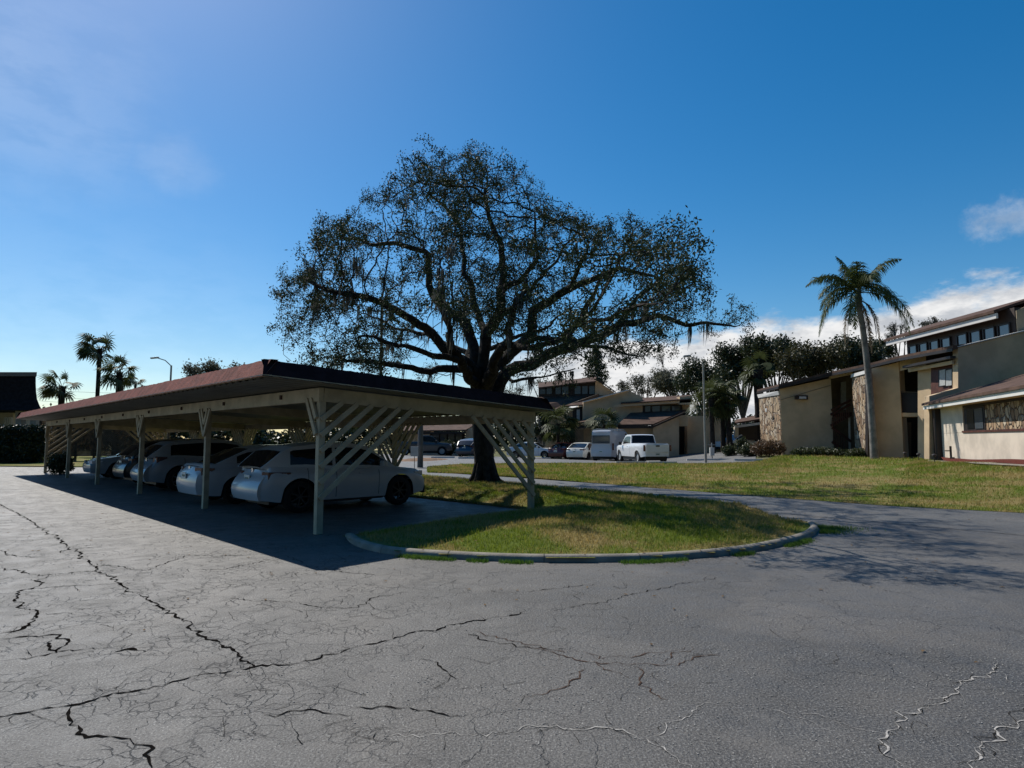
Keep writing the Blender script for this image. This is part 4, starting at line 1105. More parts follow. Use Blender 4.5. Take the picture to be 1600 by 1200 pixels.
# queen palm
def feather(mb,lv,base,az,el,Ln,droop,nl,ll,w=.018,wind=(0,0)):
    p=Vector(base); d=Vector((math.cos(az)*math.cos(el),math.sin(az)*math.cos(el),math.sin(el))); pts=[p.copy()]; n=14
    for i in range(n):
        d=(d+Vector((wind[0],wind[1],-droop))*(1/n)*(1+i*.12)).normalized(); p=p+d*Ln/n; pts.append(p.copy())
    mb.tube(pts,list(np.linspace(.035,.006,len(pts))),4)
    for i in range(nl):
        f=.14+.86*i/nl; k=f*n; j=min(n-1,int(k)); q=pts[j].lerp(pts[j+1],k-j); dd=(pts[j+1]-pts[j]).normalized(); s=dd.cross(Vector((0,0,1))).normalized()
        for sg in(1,-1):
            l=ll*math.sin(math.pi*min(.97,.12+f*.85))*random.uniform(.75,1.1); t=(s*sg*random.uniform(.5,1)+dd*.7+Vector((0,0,random.uniform(-.9,.25)))).normalized(); e=q+t*l*.55; e2=e+(t+Vector((0,0,-1.1))).normalized()*l*.5; wv=dd*w
            lv+= [q-wv,q+wv,e+wv*.9,e-wv*.9, e-wv*.9,e+wv*.9,e2+wv*.15,e2-wv*.15]
qy=36; qb=Q(1367,718,qy); 
pl=thing('queen_palm','tall queen palm with drooping feather fronds standing on the lawn in front of the apartments','palm tree',(qb.x,qy,zg(qb.x,qy)-.05))
B0=Vector((qb.x,qy,zg(qb.x,qy)-.05)); pts=[Q(u,v,qy)-B0 for u,v in ((1367,720),(1364,680),(1360,620),(1354,560),(1348,510),(1342,478))]
mb=MB(); mb.tube(pts,[.24,.19,.175,.165,.16,.15],14); rawbuild(mb,'trunk',mat('palm_trunk',(.20,.185,.165),.9,.3,2.5,.2,bump=.8,bscale=9),pl,True)
mb=MB(); c0=pts[-1]; mb.tube([c0+Vector((0,0,-.1)),c0+Vector((0,0,.4)),c0+Vector((0,0,1.1))],[.16,.19,.08],10); rawbuild(mb,'crownshaft',mat('crownshaft_green',(.08,.085,.045),.5,.3),pl,True)
palmleaf=leafmat('palm_leaf',(.035,.055,.016),(.10,.125,.04),.55,.3,.8,.15); deadleaf=leafmat('dead_frond',(.11,.075,.04),(.18,.13,.07),.8,.3,.8); fanleaf=leafmat('fan_palm_leaf',(.03,.045,.014),(.09,.105,.035),.6,.25,.8,.25)
c1=c0+Vector((0,0,.75))
spec=[(4.2,1.3,2.0,1.1),(1.8,1.35,2.1,1.0),(0.6,1.1,3.0,1.2),(2.4,1.05,3.1,1.2),(0.05,.45,3.9,1.5),(6.1,.2,3.6,1.6),(3.1,.15,3.4,1.7),(.3,.9,2.8,1.6),(3.0,.45,2.9,1.9),(3.3,.75,2.7,1.3),(2.8,1.05,2.5,1.1),(1.3,1.25,2.4,.9),(4.6,.95,2.6,1.4),(5.2,.6,2.8,1.8),(.9,1.15,2.6,1.0),(2.1,.8,2.7,1.5),(3.9,.35,2.7,2.4),(1.2,.4,2.7,2.0),(5.9,1.15,2.7,.9),(2.5,1.35,2.3,.7)]
def fronds(name,spec,lm,nl=64,ll=.85,base=c1,par_=pl,wind=(0,0),each=True):
    for az,el,Ln,dr in spec:
        rb=MB(); lv=[]; feather(rb,lv,base,az,el,Ln*1.15,dr,nl,ll,w=.026,wind=wind)
        fr=npmesh(name,[tuple(v) for v in lv],4,lm,par_); rawbuild(rb,'rachis',lm,fr)
fronds('frond',spec,palmleaf)
fronds('dead_frond',[(3.2,-.2,2.6,3.2),(.0,-.1,2.7,3.0),(.4,-.5,2.9,3),(2.7,-.6,2.5,3.2),(5.6,-.3,2.4,3.2),(.1,-.75,2.6,3.2)],deadleaf,40,.45,base=c0+Vector((0,0,.35)))
# fan palms
def fan_palm(name,label,pos,H,n,Lf,seed,trad=.17,wind=(0,0),skirt=False,group=None,curve=0,lm=fanleaf,flat=1.0):
    st_=random.getstate(); random.seed(seed); t=thing(name,label,'palm tree',pos,group=group)
    mb=MB(); top=Vector((curve,0,H)); mb.tube([(0,0,-.1),(curve*.2,0,H*.5),top],[trad*1.25,trad*.9,trad*1.05],10)
    for k in range(26): 
        a=random.uniform(0,6.28); z=H-random.random()*1.0; mb.bar((curve*z/H,0,z-.15),(curve*z/H+math.cos(a)*trad*1.7,math.sin(a)*trad*1.7,z+.12),.05,.03)
    rawbuild(mb,'trunk',bark,t,True)
    for k in range(n):
        el=R(random.uniform(-40,80)) if not skirt else R(random.uniform(-60,75)); az=random.uniform(0,6.28); d=Vector((math.cos(az)*math.cos(el),math.sin(az)*math.cos(el),math.sin(el)))+Vector((wind[0],wind[1],0)); d.normalize()
        pl_=Lf*random.uniform(.5,.8); b=top+Vector((0,0,-.1)); q=b+d*pl_*.6; e=q+(d+Vector((0,0,-.25))).normalized()*pl_*.4
        ps=MB(); ps.tube([b,q,e],[.022,.018,.012],3); fl=[]; ax=(e-q).normalized(); s=ax.cross(Vector((0,0,1)))
        s=s.normalized() if s.length>.05 else Vector((1,0,0)); up=s.cross(ax); roll=random.uniform(-.9,.9); s2=s*math.cos(roll)+up*math.sin(roll)
        m=12; ll=1.1*Lf*random.uniform(.5,.8)
        for j in range(m):
            th=R(-105+210*j/(m-1)); dd=(ax*math.cos(th)+s2*math.sin(th)+Vector((wind[0],wind[1],0))*.5).normalized(); l=ll*(.65+.35*math.cos(th*.6)); sd2=dd.cross(s2.cross(ax)).normalized()*.055*Lf/1.2
            m1=e+dd*l*.55; e2=m1+(dd+Vector((0,0,-.75))).normalized()*l*.45
            fl+= [e-sd2*.3,e+sd2*.3,m1+sd2,m1-sd2, m1-sd2,m1+sd2,e2+sd2*.1,e2-sd2*.1]
        fr=npmesh('frond',[tuple(v) for v in fl],4,lm,t); rawbuild(ps,'frond_stalk',lm,fr)
    random.setstate(st_); return t
def fp(name,label,u,vbase,vcrown,Y,n,Lf,seed,**k):
    b=Q(u,690,Y); z0=zg(b.x,Y); return fan_palm(name,label,(b.x,Y,z0),Q(u,vcrown,Y).z-z0,n,Lf,seed,**k)
wnd=(-.55,0); gw='wind-blown fan palms on the left'
fp('fan_palm','tallest wind-blown fan palm rising over the left of the carport roof',148,690,545,62,26,1.7,1,trad=.2,wind=wnd,group=gw)
fp('fan_palm','short wind-blown fan palm beside the dark mansard roof',92,690,604,58,22,1.5,2,trad=.26,wind=wnd,group=gw)
fp('fan_palm','bushy fan palm just right of the tallest one',181,690,582,60,24,1.6,3,trad=.26,wind=(-.25,0),group=gw)
fp('fan_palm','small distant fan palm next to the leaning power pole',207,690,596,110,16,1.6,4,trad=.2,wind=(-.3,0),group=gw)
gc='cabbage palms by the street lamp'
fp('cabbage_palm','cabbage palm immediately right of the slim street lamp',1113,700,622,54,22,1.6,5,trad=.22,skirt=True,group=gc)
fp('cabbage_palm','cabbage palm in the middle of the clump right of the street lamp',1130,700,612,55,22,1.5,6,trad=.2,skirt=True,group=gc)
fp('cabbage_palm','cabbage palm leaning at the right of the clump by the street lamp',1140,700,628,54.5,20,1.6,7,trad=.24,skirt=True,group=gc,curve=-.15)
fp('cabbage_palm','tall shaggy palm towering between the street lamp clump and the stone wall',1188,700,578,57,18,1.6,8,trad=.42,skirt=True,group=gc)
gp_='small palms before the middle building'
fp('fan_palm','full dark palm bush at the right end of the carport roof, behind the cars',872,700,662,57,34,1.7,9,trad=.15,skirt=True,group=gp_)
fp('fan_palm','small palm in front of the tall tan gable wall, above the cargo van',944,700,656,56,20,1.4,10,trad=.12,skirt=True,group=gp_)
# shrubs
def shrub(name,label,u,v,Y,w,h,n,lm,seed,group=None,size=.06):
    b=Q(u,690,Y); t=thing(name,label,'shrub',(b.x,Y,zg(b.x,Y)),group=group); rr=random.Random(seed); C=[]; mb=MB()
    for k in range(9):
        a=rr.uniform(0,6.28); mb.tube([(0,0,-.05),(math.cos(a)*w*.2,math.sin(a)*w*.2,h*.4),(math.cos(a)*w*.4,math.sin(a)*w*.3,h*rr.uniform(.6,.95))],[.02,.014,.006],3)
    for k in range(n): 
        d=np.array([rr.gauss(0,1),rr.gauss(0,.8),rr.gauss(0,1)]); d/=np.linalg.norm(d); d*=rr.random()**.4
        bump=1+.25*math.sin(d[0]*6+seed)*math.sin(d[1]*5+seed*2); C.append((d[0]*w/2*bump,d[1]*w/2*.8,max(.03,h*.5+d[2]*h*.5*bump)))
    rawbuild(mb,'stems',barkg,t); npmesh('foliage',leafquads(C,size,1,4,.05,.5),4,lm,t); return t
for i,(u,Y,w,h,lm,lb) in enumerate([(97,29.5,1.2,.95,shleaf,'dark bush beside the last carport post'),(1200,43.5,2.4,1.05,redleaf,'reddish brown shrub at the foot of the stone end wall'),(1172,45,1.6,.9,shleaf,'sparse green shrub left of the reddish shrub'),
   (1255,42.6,1.6,.55,shleaf,'low dark plant below the wall lamp'),(1280,42.8,1.6,.6,shleaf,'low dark plant left of the stairwell'),(1309,42.5,1.6,.5,shleaf,'low plants in front of the stairs'),(1338,40.5,1.4,.5,shleaf,'low plants at the foot of the narrow stone panel'),
   (700,61.5,1.6,1.5,shleaf,'bush in front of the one-storey building'),(1037,57,1.0,2.6,shleaf,'thin climbing shrub against the tan wall behind the pickup'),(1140,48,1.2,.8,shleaf,'small bush under the cabbage palms'),(725,60.5,1.2,.9,shleaf,'dark bush behind the dark blue crossover'),(1160,47,1.0,1.3,shleaf,'leafy bush before the half hidden white car')]):
    shrub('shrub',lb,u,700,Y,w,h,int(520*w*h)+150,lm,40+i,'shrubs by the buildings' if i else None,.055)
# ================= BUILDINGS =================
def poly(name,pts,off,m,par,smooth=False):
    mb=MB(); mb.prism([p for p in pts],off); return mb.build(name,m,par)
def WALL(name,px,th,m,par):   # px: (u,v,Y)
    return poly(name,[Q(*p) for p in px],(0,th,0) if not hasattr(th,'__len__') else th,m,par)
def wrap(t): 
    o=t.location.copy(); 
    for c in kids(t): c.matrix_parent_inverse=Matrix.Translation(-o)
# ---- nearest apartment building (right) ----
ab=thing('apartment_building','nearest two-storey apartment block with stone panels, stairwell and a raised row of roof windows','building',(23,40,.4))
gz=.2
def G3(x,y,z): return Vector((x,y,z))
# end stone wall (faces left) X ~ 19.6
S1a=Q(1186,622,50); S1b=Q(1218,617,45.8)
def zc(p,z): return Vector((p.x,p.y,z))
poly('stone_panel',[zc(S1a,gz),zc(S1b,gz),zc(S1b,S1b.z),zc(S1a,S1a.z)],(.35,0.02,0),stone,ab)
f0=Q(1184,616.5,50.3); f1=Q(1217,611,45.7)
poly('fascia_board',[zc(S1a,S1a.z)+G3(-.06,0,0),zc(S1b,S1b.z)+G3(-.06,-.05,0),f1+G3(-.06,0,0),f0+G3(-.06,0,0)],(.10,0,0),trimw,ab)
# tan wall A
tA=[Q(1218.5,608,45.7),Q(1298,591,45.3)]
poly('wall',[zc(tA[0],gz),zc(tA[1],gz),tA[1],tA[0]],(1.5,4,0),stucco,ab)
mb=MB(); a=Q(1219,625,45.65); b=Q(1298,602,45.25); mb.bar(a,b,.01,.03); mb.build('control_joint',mat('joint',(.12,.10,.08),.9),ab)
# roof slab A with overhang
rp=[Q(1183,613.5,50.4),Q(1217,605.5,45.4),Q(1300,585.5,44.6),Q(1358,573.5,41.0),Q(1405,562,38.6),Q(1489,546.5,33.8)]
for a,b in zip(rp,rp[1:]):
    q=MB(); d=G3(7,3.5,1.1); q.prism([a,b,b+d,a+d],(0,0,.24)); q.build('roof',roofbr,ab)
    q=MB(); q.bar(a+G3(-.03,-.02,-.0),b+G3(-.03,-.02,-.0),.05,.16); q.build('roof_edge',trimd,ab)
# soffit block above stair
WALL('wall',[(1298,592,45.2),(1332,585,44.2),(1332,575,44.2),(1298,586,45.2)],.3,stucco,ab)
# stair recess: back wall, side and slabs
WALL('recess_wall',[(1294,720,48.5),(1338,720,48.5),(1338,583,48.5),(1294,590,48.5)],.3,mat('recess_shade_stucco',(.18,.14,.10),.9),ab)  # stucco darkened in colour for the shade inside the stair recess
WALL('landing',[(1299,646,45.6),(1331,644,45.6),(1331,650,45.6),(1299,652,45.6)],2.8,brown,ab)
rl=MB()
for (u0,v0,u1,v1,Y) in ((1298,648,1329,632,45.2),(1298,665,1329,648,45.2),(1299,641,1329,625,45.2),(1300,668,1330,690,45.2),(1300,690,1330,716,45.2)):
    rl.bar(Q(u0,v0,Y),Q(u1,v1,Y),.08,.16)
rl.build('stair_stringer',brown,ab)
for k in range(9):
    u=1300+k*3.3; q=MB(); y0=664-(k*1.75); q.bar(Q(u,y0-9-3,45.12),Q(u,y0+3,45.12),.05,.05); q.build('baluster',mat('rail_wood',(.14,.055,.035),.6),ab)
for k in range(7):
    u=1302+k*3.6; q=MB(); q.bar(Q(u,672+k*3.1,45.12),Q(u,690+k*3.1,45.12),.04,.04); q.build('baluster',brown,ab)
q=MB(); q.bar(Q(1327,652,45.3),Q(1328,712,45.3),.1,.1); q.build('stair_post',stuccol,ab)
WALL('door',[(1314,640,48.3),(1322,640,48.3),(1322,596,48.3),(1314,597,48.3)],.1,curt,ab)
# stone panel 2 faces left
S2a=Q(1331,590,43.2); S2b=Q(1355.5,583.5,40.0)
poly('stone_panel',[zc(S2a,gz),zc(S2b,gz),S2b,S2a],(.35,0.05,0),stone,ab)
poly('fascia_board',[S2a+G3(-.07,0,.0),S2b+G3(-.07,0,.0),S2b+G3(-.07,0,.22),S2a+G3(-.07,0,.22)],(.1,0,0),trimw,ab)
WALL('gap_strip',[(1356,720,39.8),(1361.5,720,39.8),(1361.5,576,39.8),(1356,577,39.8)],.3,trimd,ab)  # dark strip stands in for the shaded gap beside the stone panel
# tan wall B
tB=[Q(1361.6,576,40.6),Q(1404,566,39.6)]
poly('wall',[zc(tB[0],gz),zc(tB[1],gz),tB[1],tB[0]],(1.7,2.2,0),stucco,ab)
# recess 2
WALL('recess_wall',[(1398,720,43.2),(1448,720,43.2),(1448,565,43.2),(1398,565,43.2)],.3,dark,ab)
WALL('balcony_slab',[(1404.5,645,39.8),(1442,645,38.9),(1442,651,38.9),(1404.5,651,39.8)],3.0,stucco,ab)
q=MB(); q.bar(Q(1404.5,612,39.9),Q(1436,613,39.2),.04,.05); q.build('balcony_rail',mat('rail_metal',(.10,.07,.05),.6),ab)
WALL('balcony_panel',[(1405,644.5,40),(1440,644.5,39.2),(1440,614,39.2),(1405,613,40)],.05,trimd,ab)
WALL('door',[(1412,718,43),(1424,718,43),(1424,660,43),(1412,660,43)],.08,mat('recess_door',(.12,.07,.04),.6),ab)
WALL('wall',[(1404,580,39.7),(1447,570,37.8),(1447,556,37.8),(1404,565,39.7)],.3,stucco,ab)
# tan pier
WALL('wall',[(1434,719,38.2),(1461,719,37.0),(1461,570,37.0),(1434,576,38.2)],(2.4,3,0),stucco,ab)
WALL('wall',[(1461.2,720,36.9),(1497,720,35.6),(1497,607,35.6),(1461.2,613,36.9)],.3,stucco,ab)
# upper window beside the pier
WALL('window_surround',[(1459,616,36.6),(1489,609,35.0),(1489,570,35.0),(1459,573,36.6)],.25,brown,ab)
wf=WALL('window',[(1466,605,36.2),(1488,602,35.0),(1488,575,35.0),(1466,578,36.2)],-.06,trimd,ab)
for a,b in ((1468,1476.5),(1478,1486.5)):
    Y=36.1-(a-1466)*.05; w=WALL('pane',[(a,603,Y-.07),(b,602,Y-.5),(b,577,Y-.5),(a,579,Y-.07)],-.02,curt,wf)
# second eave
q=MB(); a=Q(1414,573.5,38.6); b=Q(1489,558,33.9); q.bar(a,b,.3,.14); q.build('roof_edge',trimd,ab)
q=MB(); a=Q(1420,579,38.8); b=Q(1489,566,34.2); q.bar(a,b,.1,.20); q.build('fascia_board',stucco,ab)
# clerestory X~28
def CL(u,v): 
    x=28.0; Y=x/((u-800)/F); 
    for i in range(8):
        p=Q(u,v,Y); Y*=28.0/p.x
    return Q(u,v,Y)
c0_=CL(1417,542); c1_=CL(1586,500); zt_=8.35; zbm=(CL(1420,556).z+CL(1587,524).z)/2
y0,y1=c0_.y,c1_.y
poly('clerestory_wall',[G3(28,y0,6.2),G3(28,y1,6.2),G3(28,y1,8.95),G3(28,y0,8.95)],(5,0,0),mat('clerestory_wood',(.05,.035,.028),.7),ab)
for k in range(8):
    L_=(y0-y1); a=y0-.3-(L_-.7)*(k/8)-(.35 if k>3 else 0); w=(L_/8)*.70
    fr=poly('window',[G3(27.95,a,zbm-.02),G3(27.95,a-w,zbm-.02),G3(27.95,a-w,zt_-.25),G3(27.95,a,zt_-.25)],(.04,0,0),wglass,ab)
    q=MB(); 
    for p_,q_ in (((a,zbm-.05),(a-w,zbm-.05)),((a,zt_-.22),(a-w,zt_-.22)),((a,zbm-.05),(a,zt_-.22)),((a-w,zbm-.05),(a-w,zt_-.22))): q.bar(G3(27.92,*p_),G3(27.92,*q_),.06,.08)
    q.build('frame',trimd,fr)
e0=CL(1402,537); e1=CL(1569,494); ya,yb=e0.y,e1.y
q=MB(); q.prism([G3(27.3,ya+.2,8.42),G3(27.3,yb-.3,8.42),G3(27.3,yb-.3,8.72),G3(27.3,ya+.2,8.72)],(.12,0,0)); q.build('fascia_board',trimw,ab)
q=MB(); q.prism([G3(27.2,ya+.3,8.73),G3(27.2,yb-.3,8.73),G3(30.3,yb-.3,9.75),G3(30.3,ya+.3,9.75)],(0,0,.16)); q.prism([G3(30.3,yb-.3,9.75),G3(30.3,ya+.3,9.75),G3(33,ya+.3,8.6),G3(33,yb-.3,8.6)],(0,0,.16)); q.build('roof',roofbr,ab)
q=MB(); yg=min(y1,yb)-.08; q.prism([G3(28.04,yg,6.2),G3(28.04,yg,8.75),G3(30.3,yg,9.72),G3(33,yg,8.55),G3(33,yg,6.2)],(0,.06,0)); q.build('gable_wall',stucco,ab)
# big blade wall and its low wing (faces the camera, edge lit)
WY=34.0
bw=[(1452,722),(1452,619),(1497,606),(1497,543.5),(1600,518),(1760,480),(1760,722)]
WALL('blade_wall',[(u,v,WY) for u,v in bw],.42,stucco,ab)
q=MB(); q.bar(Q(1496,542,33.98)+G3(0,.2,0),Q(1760,478.5,33.98)+G3(0,.2,0),.5,.05); q.build('coping',trimw,ab)
# single-storey front wing
ex,ey=.319,.948
def FW(Y,inw=0,z=0): # along the front wall, Y decreasing to the camera
    x=22.9-.337*(34-Y); return Vector((x+ey*inw,Y-ex*inw,z))
def fwall(name,Ya,Yb,za,zb_,inn,th,m):
    return poly(name,[FW(Ya,inn,za),FW(Yb,inn,za),FW(Yb,inn,zb_),FW(Ya,inn,zb_)],Vector((ey*th,-ex*th,0)),m,ab)
fwall('wall',33.9,20,.3,1.93,0,.3,stuccol)
fwall('wall',33.9,30.3,1.94,3.25,0,.3,stuccol)
fwall('wall',20.3,20,1.94,3.25,0,.3,stuccol)
fwall('window_sill',30.4,20.2,1.935,2.02,-.05,.3,brown)
wn_=fwall('window',30.28,27.9,2.03,3.1,.05,.06,trimd)
fwall('pane',29.9,29.1,2.10,3.0,.03,.02,cglass).parent=wn_
fwall('pane',28.95,28.05,2.10,3.0,.02,.02,wglass).parent=wn_
fwall('stone_panel',27.85,20.1,2.03,3.12,.06,.2,stone)
fwall('header',30.3,20,3.12,3.3,.02,.2,trimd)
fwall('fascia_board',34.0,19.5,3.22,3.42,-.62,.06,trimw)
q=MB(); q.prism([FW(33.98,-.6,3.23),FW(19.5,-.6,3.23),FW(19.5,0,3.23),FW(33.98,0,3.23)],(0,0,.05)); q.build('soffit',stucco,ab)
q=MB(); q.prism([FW(33.97,-.7,3.43),FW(19.5,-.7,3.43),FW(19.5,4.5,5.05),FW(33.97,4.5,5.05)],(0,0,.12)); q.build('roof',roofbr,ab)
q=MB(); q.prism([FW(33.9,-.25,.3),FW(33.4,-.25,.3),FW(33.4,0,.3),FW(33.9,0,.3)],(0,0,2.92)); q.build('downpipe_box',trimd,ab)
wrap(ab)
# fittings on the walls
def wallthing(name,label,cat,mbs,loc):
    t=thing(name,label,cat,tuple(loc)); 
    for nm,mb,m in mbs: mb.build(nm,m,t)
    return t
p=Q(1252,621,45.3); a=MB(); a.box((0,0,0),(.9,.16,.30)); b=MB(); b.box((.06,-.09,-.02),(.5,.03,.16)); wallthing('wall_lamp','rectangular dark lamp with a pale lens high on the blank tan wall','wall lamp',[('housing',a,trimd),('lens',b,clearl)],p)
p=Q(1200,641,47.6); p.x-=.10; a=MB(); a.lathe([(.001,0),(.15,0),(.15,.06),(.001,.08)],n=20); t=thing('wall_disc','round white disc on the stone end wall','wall disc',tuple(p)); o=a.build('disc_face',concl,t); o.rotation_euler=(0,-math.pi/2,0)
a=MB(); a.tube([(0,0,0),(0,0,.75),(.0,0,.78)],.05,8); a.bar((-.02,0,.55),(-.30,-.05,.55),.06,.05); a.bar((0,0,.2),(.0,-.22,.2),.05,.08); p=FW(31.4,-.25,.5); wallthing('hose_tap','dark standpipe tap before the shaded pale wall','standpipe',[('pipe',a,trimd)],(p.x,p.y,.5))
# mulch bed, walk and lamps
def bed(name,A,B,m,off,up=0):
    mb=strip(A,B,30,10,off); mb.v=[(x,y,z+up*(1-(i%11)/10)) for i,(x,y,z) in enumerate(mb.v)]; 
    return tag(mb.build(name,m,smooth=True),kind='structure')
bed('mulch_bed',[FW(33.4,-.1),FW(20,-.1)],[GP(1475,722),GP(1520,725),GP(1600,729),GP(1720,736)],mulch,.07,.12)
bed('walkway',[GP(1452,721.2),GP(1475,722.2),GP(1520,725.2),GP(1600,729.2),GP(1720,736.2)],[GP(1448,722.6),GP(1475,724),GP(1520,727),GP(1600,731.5),GP(1720,739.5)],conc,.075)
for i,(Y,w,lb) in enumerate([(33.6,-1.7,'small dark path lamp at the left end of the walk'),(30.8,-1.8,'small dark path lamp before the standpipe'),(28.1,-1.9,'small dark path lamp beside the red mulch')]):
    p=FW(Y,w); t=thing('path_lamp',lb,'path lamp',(p.x,p.y,zg(p.x,p.y)+.04),group='path lamps by the mulch bed')
    a=MB(); a.tube([(0,0,0),(0,0,.28)],.02,6); a.build('stem',trimd,t); a=MB(); a.lathe([(.001,.42),(.10,.36),(.11,.34),(.05,.33),(.05,.26),(.001,.26)],n=12); a.build('lamp_head',trimd,t)
# ---- middle apartments ----
mbg=thing('apartment_building','far two-storey block with a gabled window strip and tall gable wall, behind the van','building',(8,60,.2))
Y=60
WALL('wall',[(852,716,62),(905,716,62),(905,640,62),(852,632,62)],(.6,.5,0),stucco,mbg)
WALL('gable_wall',[(930,617,63),(930,592.5,63),(962,615,63),(962,625,63)],.4,stucco,mbg)
WALL('clerestory_wall',[(842,626,63.3),(930,622,63.3),(930,594,63.3),(842,604,63.3)],1,trimd,mbg)
def win4(par_,us,vt0,vb0,Y):
    for a,b in us:
        fr=WALL('window',[(a,vb0,Y),(b,vb0-.4,Y),(b,vt0-.4,Y),(a,vt0,Y)],-.05,curt if False else wglass,par_)
win4(mbg,[(898,907),(909.5,918),(920.5,929),(844,852),(854,862),(868,876),(878,888)],603.5,616,63.2)
q=MB(); q.prism([Q(841,607,62.3),Q(931,597,62.3),Q(932,590.5,65.5),Q(841,600,65.5)],(0,0,.12)); q.build('roof',roofbr,mbg)
q=MB(); q.prism([Q(931,591.5,62.6),Q(962,614,62.6),Q(962,614,67),Q(931,591.5,67)],(0,0,.14)); q.build('roof',trimd,mbg)
q=MB(); q.prism([Q(842,634,60.2),Q(868,641,60.2),Q(922,618,63),Q(842,622,63)],(0,0,.1)); q.build('roof',roofbr,mbg)
q=MB(); q.bar(Q(868,641.5,60.1),Q(935,617,61.5),.3,.25); q.build('roof_edge',trimd,mbg)
q=MB(); q.prism([Q(880,636,60),Q(912,633.5,59.9),Q(946,620,62),Q(935,619,62)],(0,0,.1)); q.build('roof',roofbr,mbg)
WALL('wall',[(895,660,60.5),(912,660,60.5),(912,635,60.5),(895,637,60.5)],.3,trimd,mbg)
w=WALL('window',[(901,658,60.4),(906,658,60.4),(906,640,60.4),(901,640,60.4)],-.05,curt,mbg)
WALL('gable_wall',[(911.5,716,59.6),(911.5,628.5,59.6),(981,610,59.6),(1004,620.5,59.6),(1004,716,59.6)],5,stucco,mbg)
q=MB(); q.bar(Q(911,628,59.4),Q(981,609.5,59.4),.35,.10); q.build('coping',trimw,mbg)
q=MB(); q.prism([Q(896,663,58.2),Q(925,658.5,58.2),Q(925,655,59.5),Q(905,659,59.5)],(0,0,.1)); q.prism([Q(902,670,58),Q(932,668,58),Q(932,663,59.5),Q(912,664,59.5)],(0,0,.1)); q.build('roof',roofbr,mbg)
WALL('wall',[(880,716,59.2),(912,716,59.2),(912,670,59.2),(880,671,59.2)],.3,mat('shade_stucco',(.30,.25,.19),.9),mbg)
WALL('door',[(890,716,59.1),(898,716,59.1),(898,675,59.1),(890,675,59.1)],-.05,trimd,mbg)
# long one
m2=thing('apartment_building','long far wing with brown shingle roofs and four upper windows, behind the pickup','building',(14,58,.2))
WALL('wall',[(965,650,60),(1078,646,60),(1078,628,60),(965,634,60)],5,stucco,m2)
WALL('window_band',[(1002,645,59.8),(1066,643,59.8),(1066,632,59.8),(1002,634,59.8)],-.05,trimd,m2)
for a,b in ((1008,1016),(1019,1031),(1034,1047),(1050,1062)): WALL('window',[(a,643.5,59.7),(b,643,59.7),(b,634,59.7),(a,635,59.7)],-.04,wglass,m2)
q=MB(); q.prism([Q(960,636,59),Q(1080,628.5,59),Q(1080,624.5,59),Q(960,632,59)],(0,.15,0)); q.build('fascia_board',stucco,m2)
q=MB(); q.prism([Q(970,631.5,58.9),Q(1080,624.5,58.9),Q(1080,618.5,62),Q(975,625,62)],(0,0,.1)); q.build('roof',roofbr,m2)
q=MB(); q.prism([Q(965,665.5,56),Q(1021,664.5,56),Q(1072,642.5,59.5),Q(985,647,59.5)],(0,0,.12)); q.build('roof',roofbr,m2)
q=MB(); q.bar(Q(965,667.5,55.9),Q(1021,667,55.9),.1,.24); q.bar(Q(1021,666.5,55.9),Q(1070,645,56.6),.1,.16); q.build('fascia_board',trimd,m2)
WALL('wall',[(965,716,56.8),(1020,716,56.8),(1020,668,56.8),(965,668,56.8)],3,stucco,m2)
WALL('gable_wall',[(1020.5,716,56.2),(1020.5,667.5,56.2),(1061,650.5,56.6),(1061,716,56.6)],3,stucco,m2)
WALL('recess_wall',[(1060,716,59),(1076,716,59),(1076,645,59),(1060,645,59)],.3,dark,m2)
WALL('wall',[(1058,666,57),(1075,666,57),(1075,648,57),(1058,650,57)],.3,stucco,m2)
WALL('wall',[(1074,718,58),(1130,718,57.5),(1130,650,57.5),(1074,650,58)],3,stucco,m2)
WALL('wall',[(1062,632,59),(1082,632,59),(1082,618,59),(1062,620,59)],2,stucco,m2)
# right-hand low piece between palms and the stone wall
m3=thing('garden_wing','low pale wing with a dark window, left of the stone end wall','building',(19,55,.2))
WALL('wall',[(1148,716,56.5),(1189,716,56.5),(1189,689,56.5),(1148,690,56.5)],3,stuccol,m3)
WALL('window',[(1154,688,56.7),(1189,687,56.7),(1189,664,56.7),(1154,668,56.7)],.2,trimd,m3)
WALL('wall',[(1148,690,56.6),(1154,690,56.6),(1154,666,56.6),(1148,667,56.6)],.3,stuccol,m3)
q=MB(); q.prism([Q(1148,663,55.5),Q(1192,656,55.5),Q(1192,649,59),Q(1150,658,59)],(0,0,.14)); q.build('roof',roofbr,m3)
q=MB(); q.bar(Q(1148,667,55.4),Q(1192,661,55.4),.1,.2); q.build('fascia_board',trimw,m3)
# one-storey building left of the oak trunk
m4=thing('clubhouse','low one-storey building with brown roof and dark windows, left of the oak trunk','building',(-7,64,.1))
WALL('wall',[(640,716,64),(727,716,64),(727,692,64),(640,692,64)],5,stuccol,m4)
WALL('window',[(672,692.5,64.3),(726.5,692.5,64.3),(726.5,676,64.3),(672,676,64.3)],.2,trimd,m4)
for a in (676,688,700,712): WALL('pane',[(a,691,64.2),(a+10,691,64.2),(a+10,678,64.2),(a,678,64.2)],-.03,wglass,m4)
WALL('gable_wall',[(727.3,716,63.2),(727.3,672,63.2),(738,667.5,63.2),(747,667.5,63.2),(747,716,63.2)],5,stucco,m4)
WALL('wall',[(636,692,64.2),(672,692,64.2),(672,674,64.2),(636,674,64.2)],3,stucco,m4)
q=MB(); q.prism([Q(630,675,62.5),Q(728,673.5,62.5),Q(742,665,66),Q(630,666,66)],(0,0,.14)); q.build('roof',roofbr,m4)
q=MB(); q.bar(Q(630,677,62.4),Q(728,676,62.4),.1,.2); q.build('fascia_board',trimd,m4)
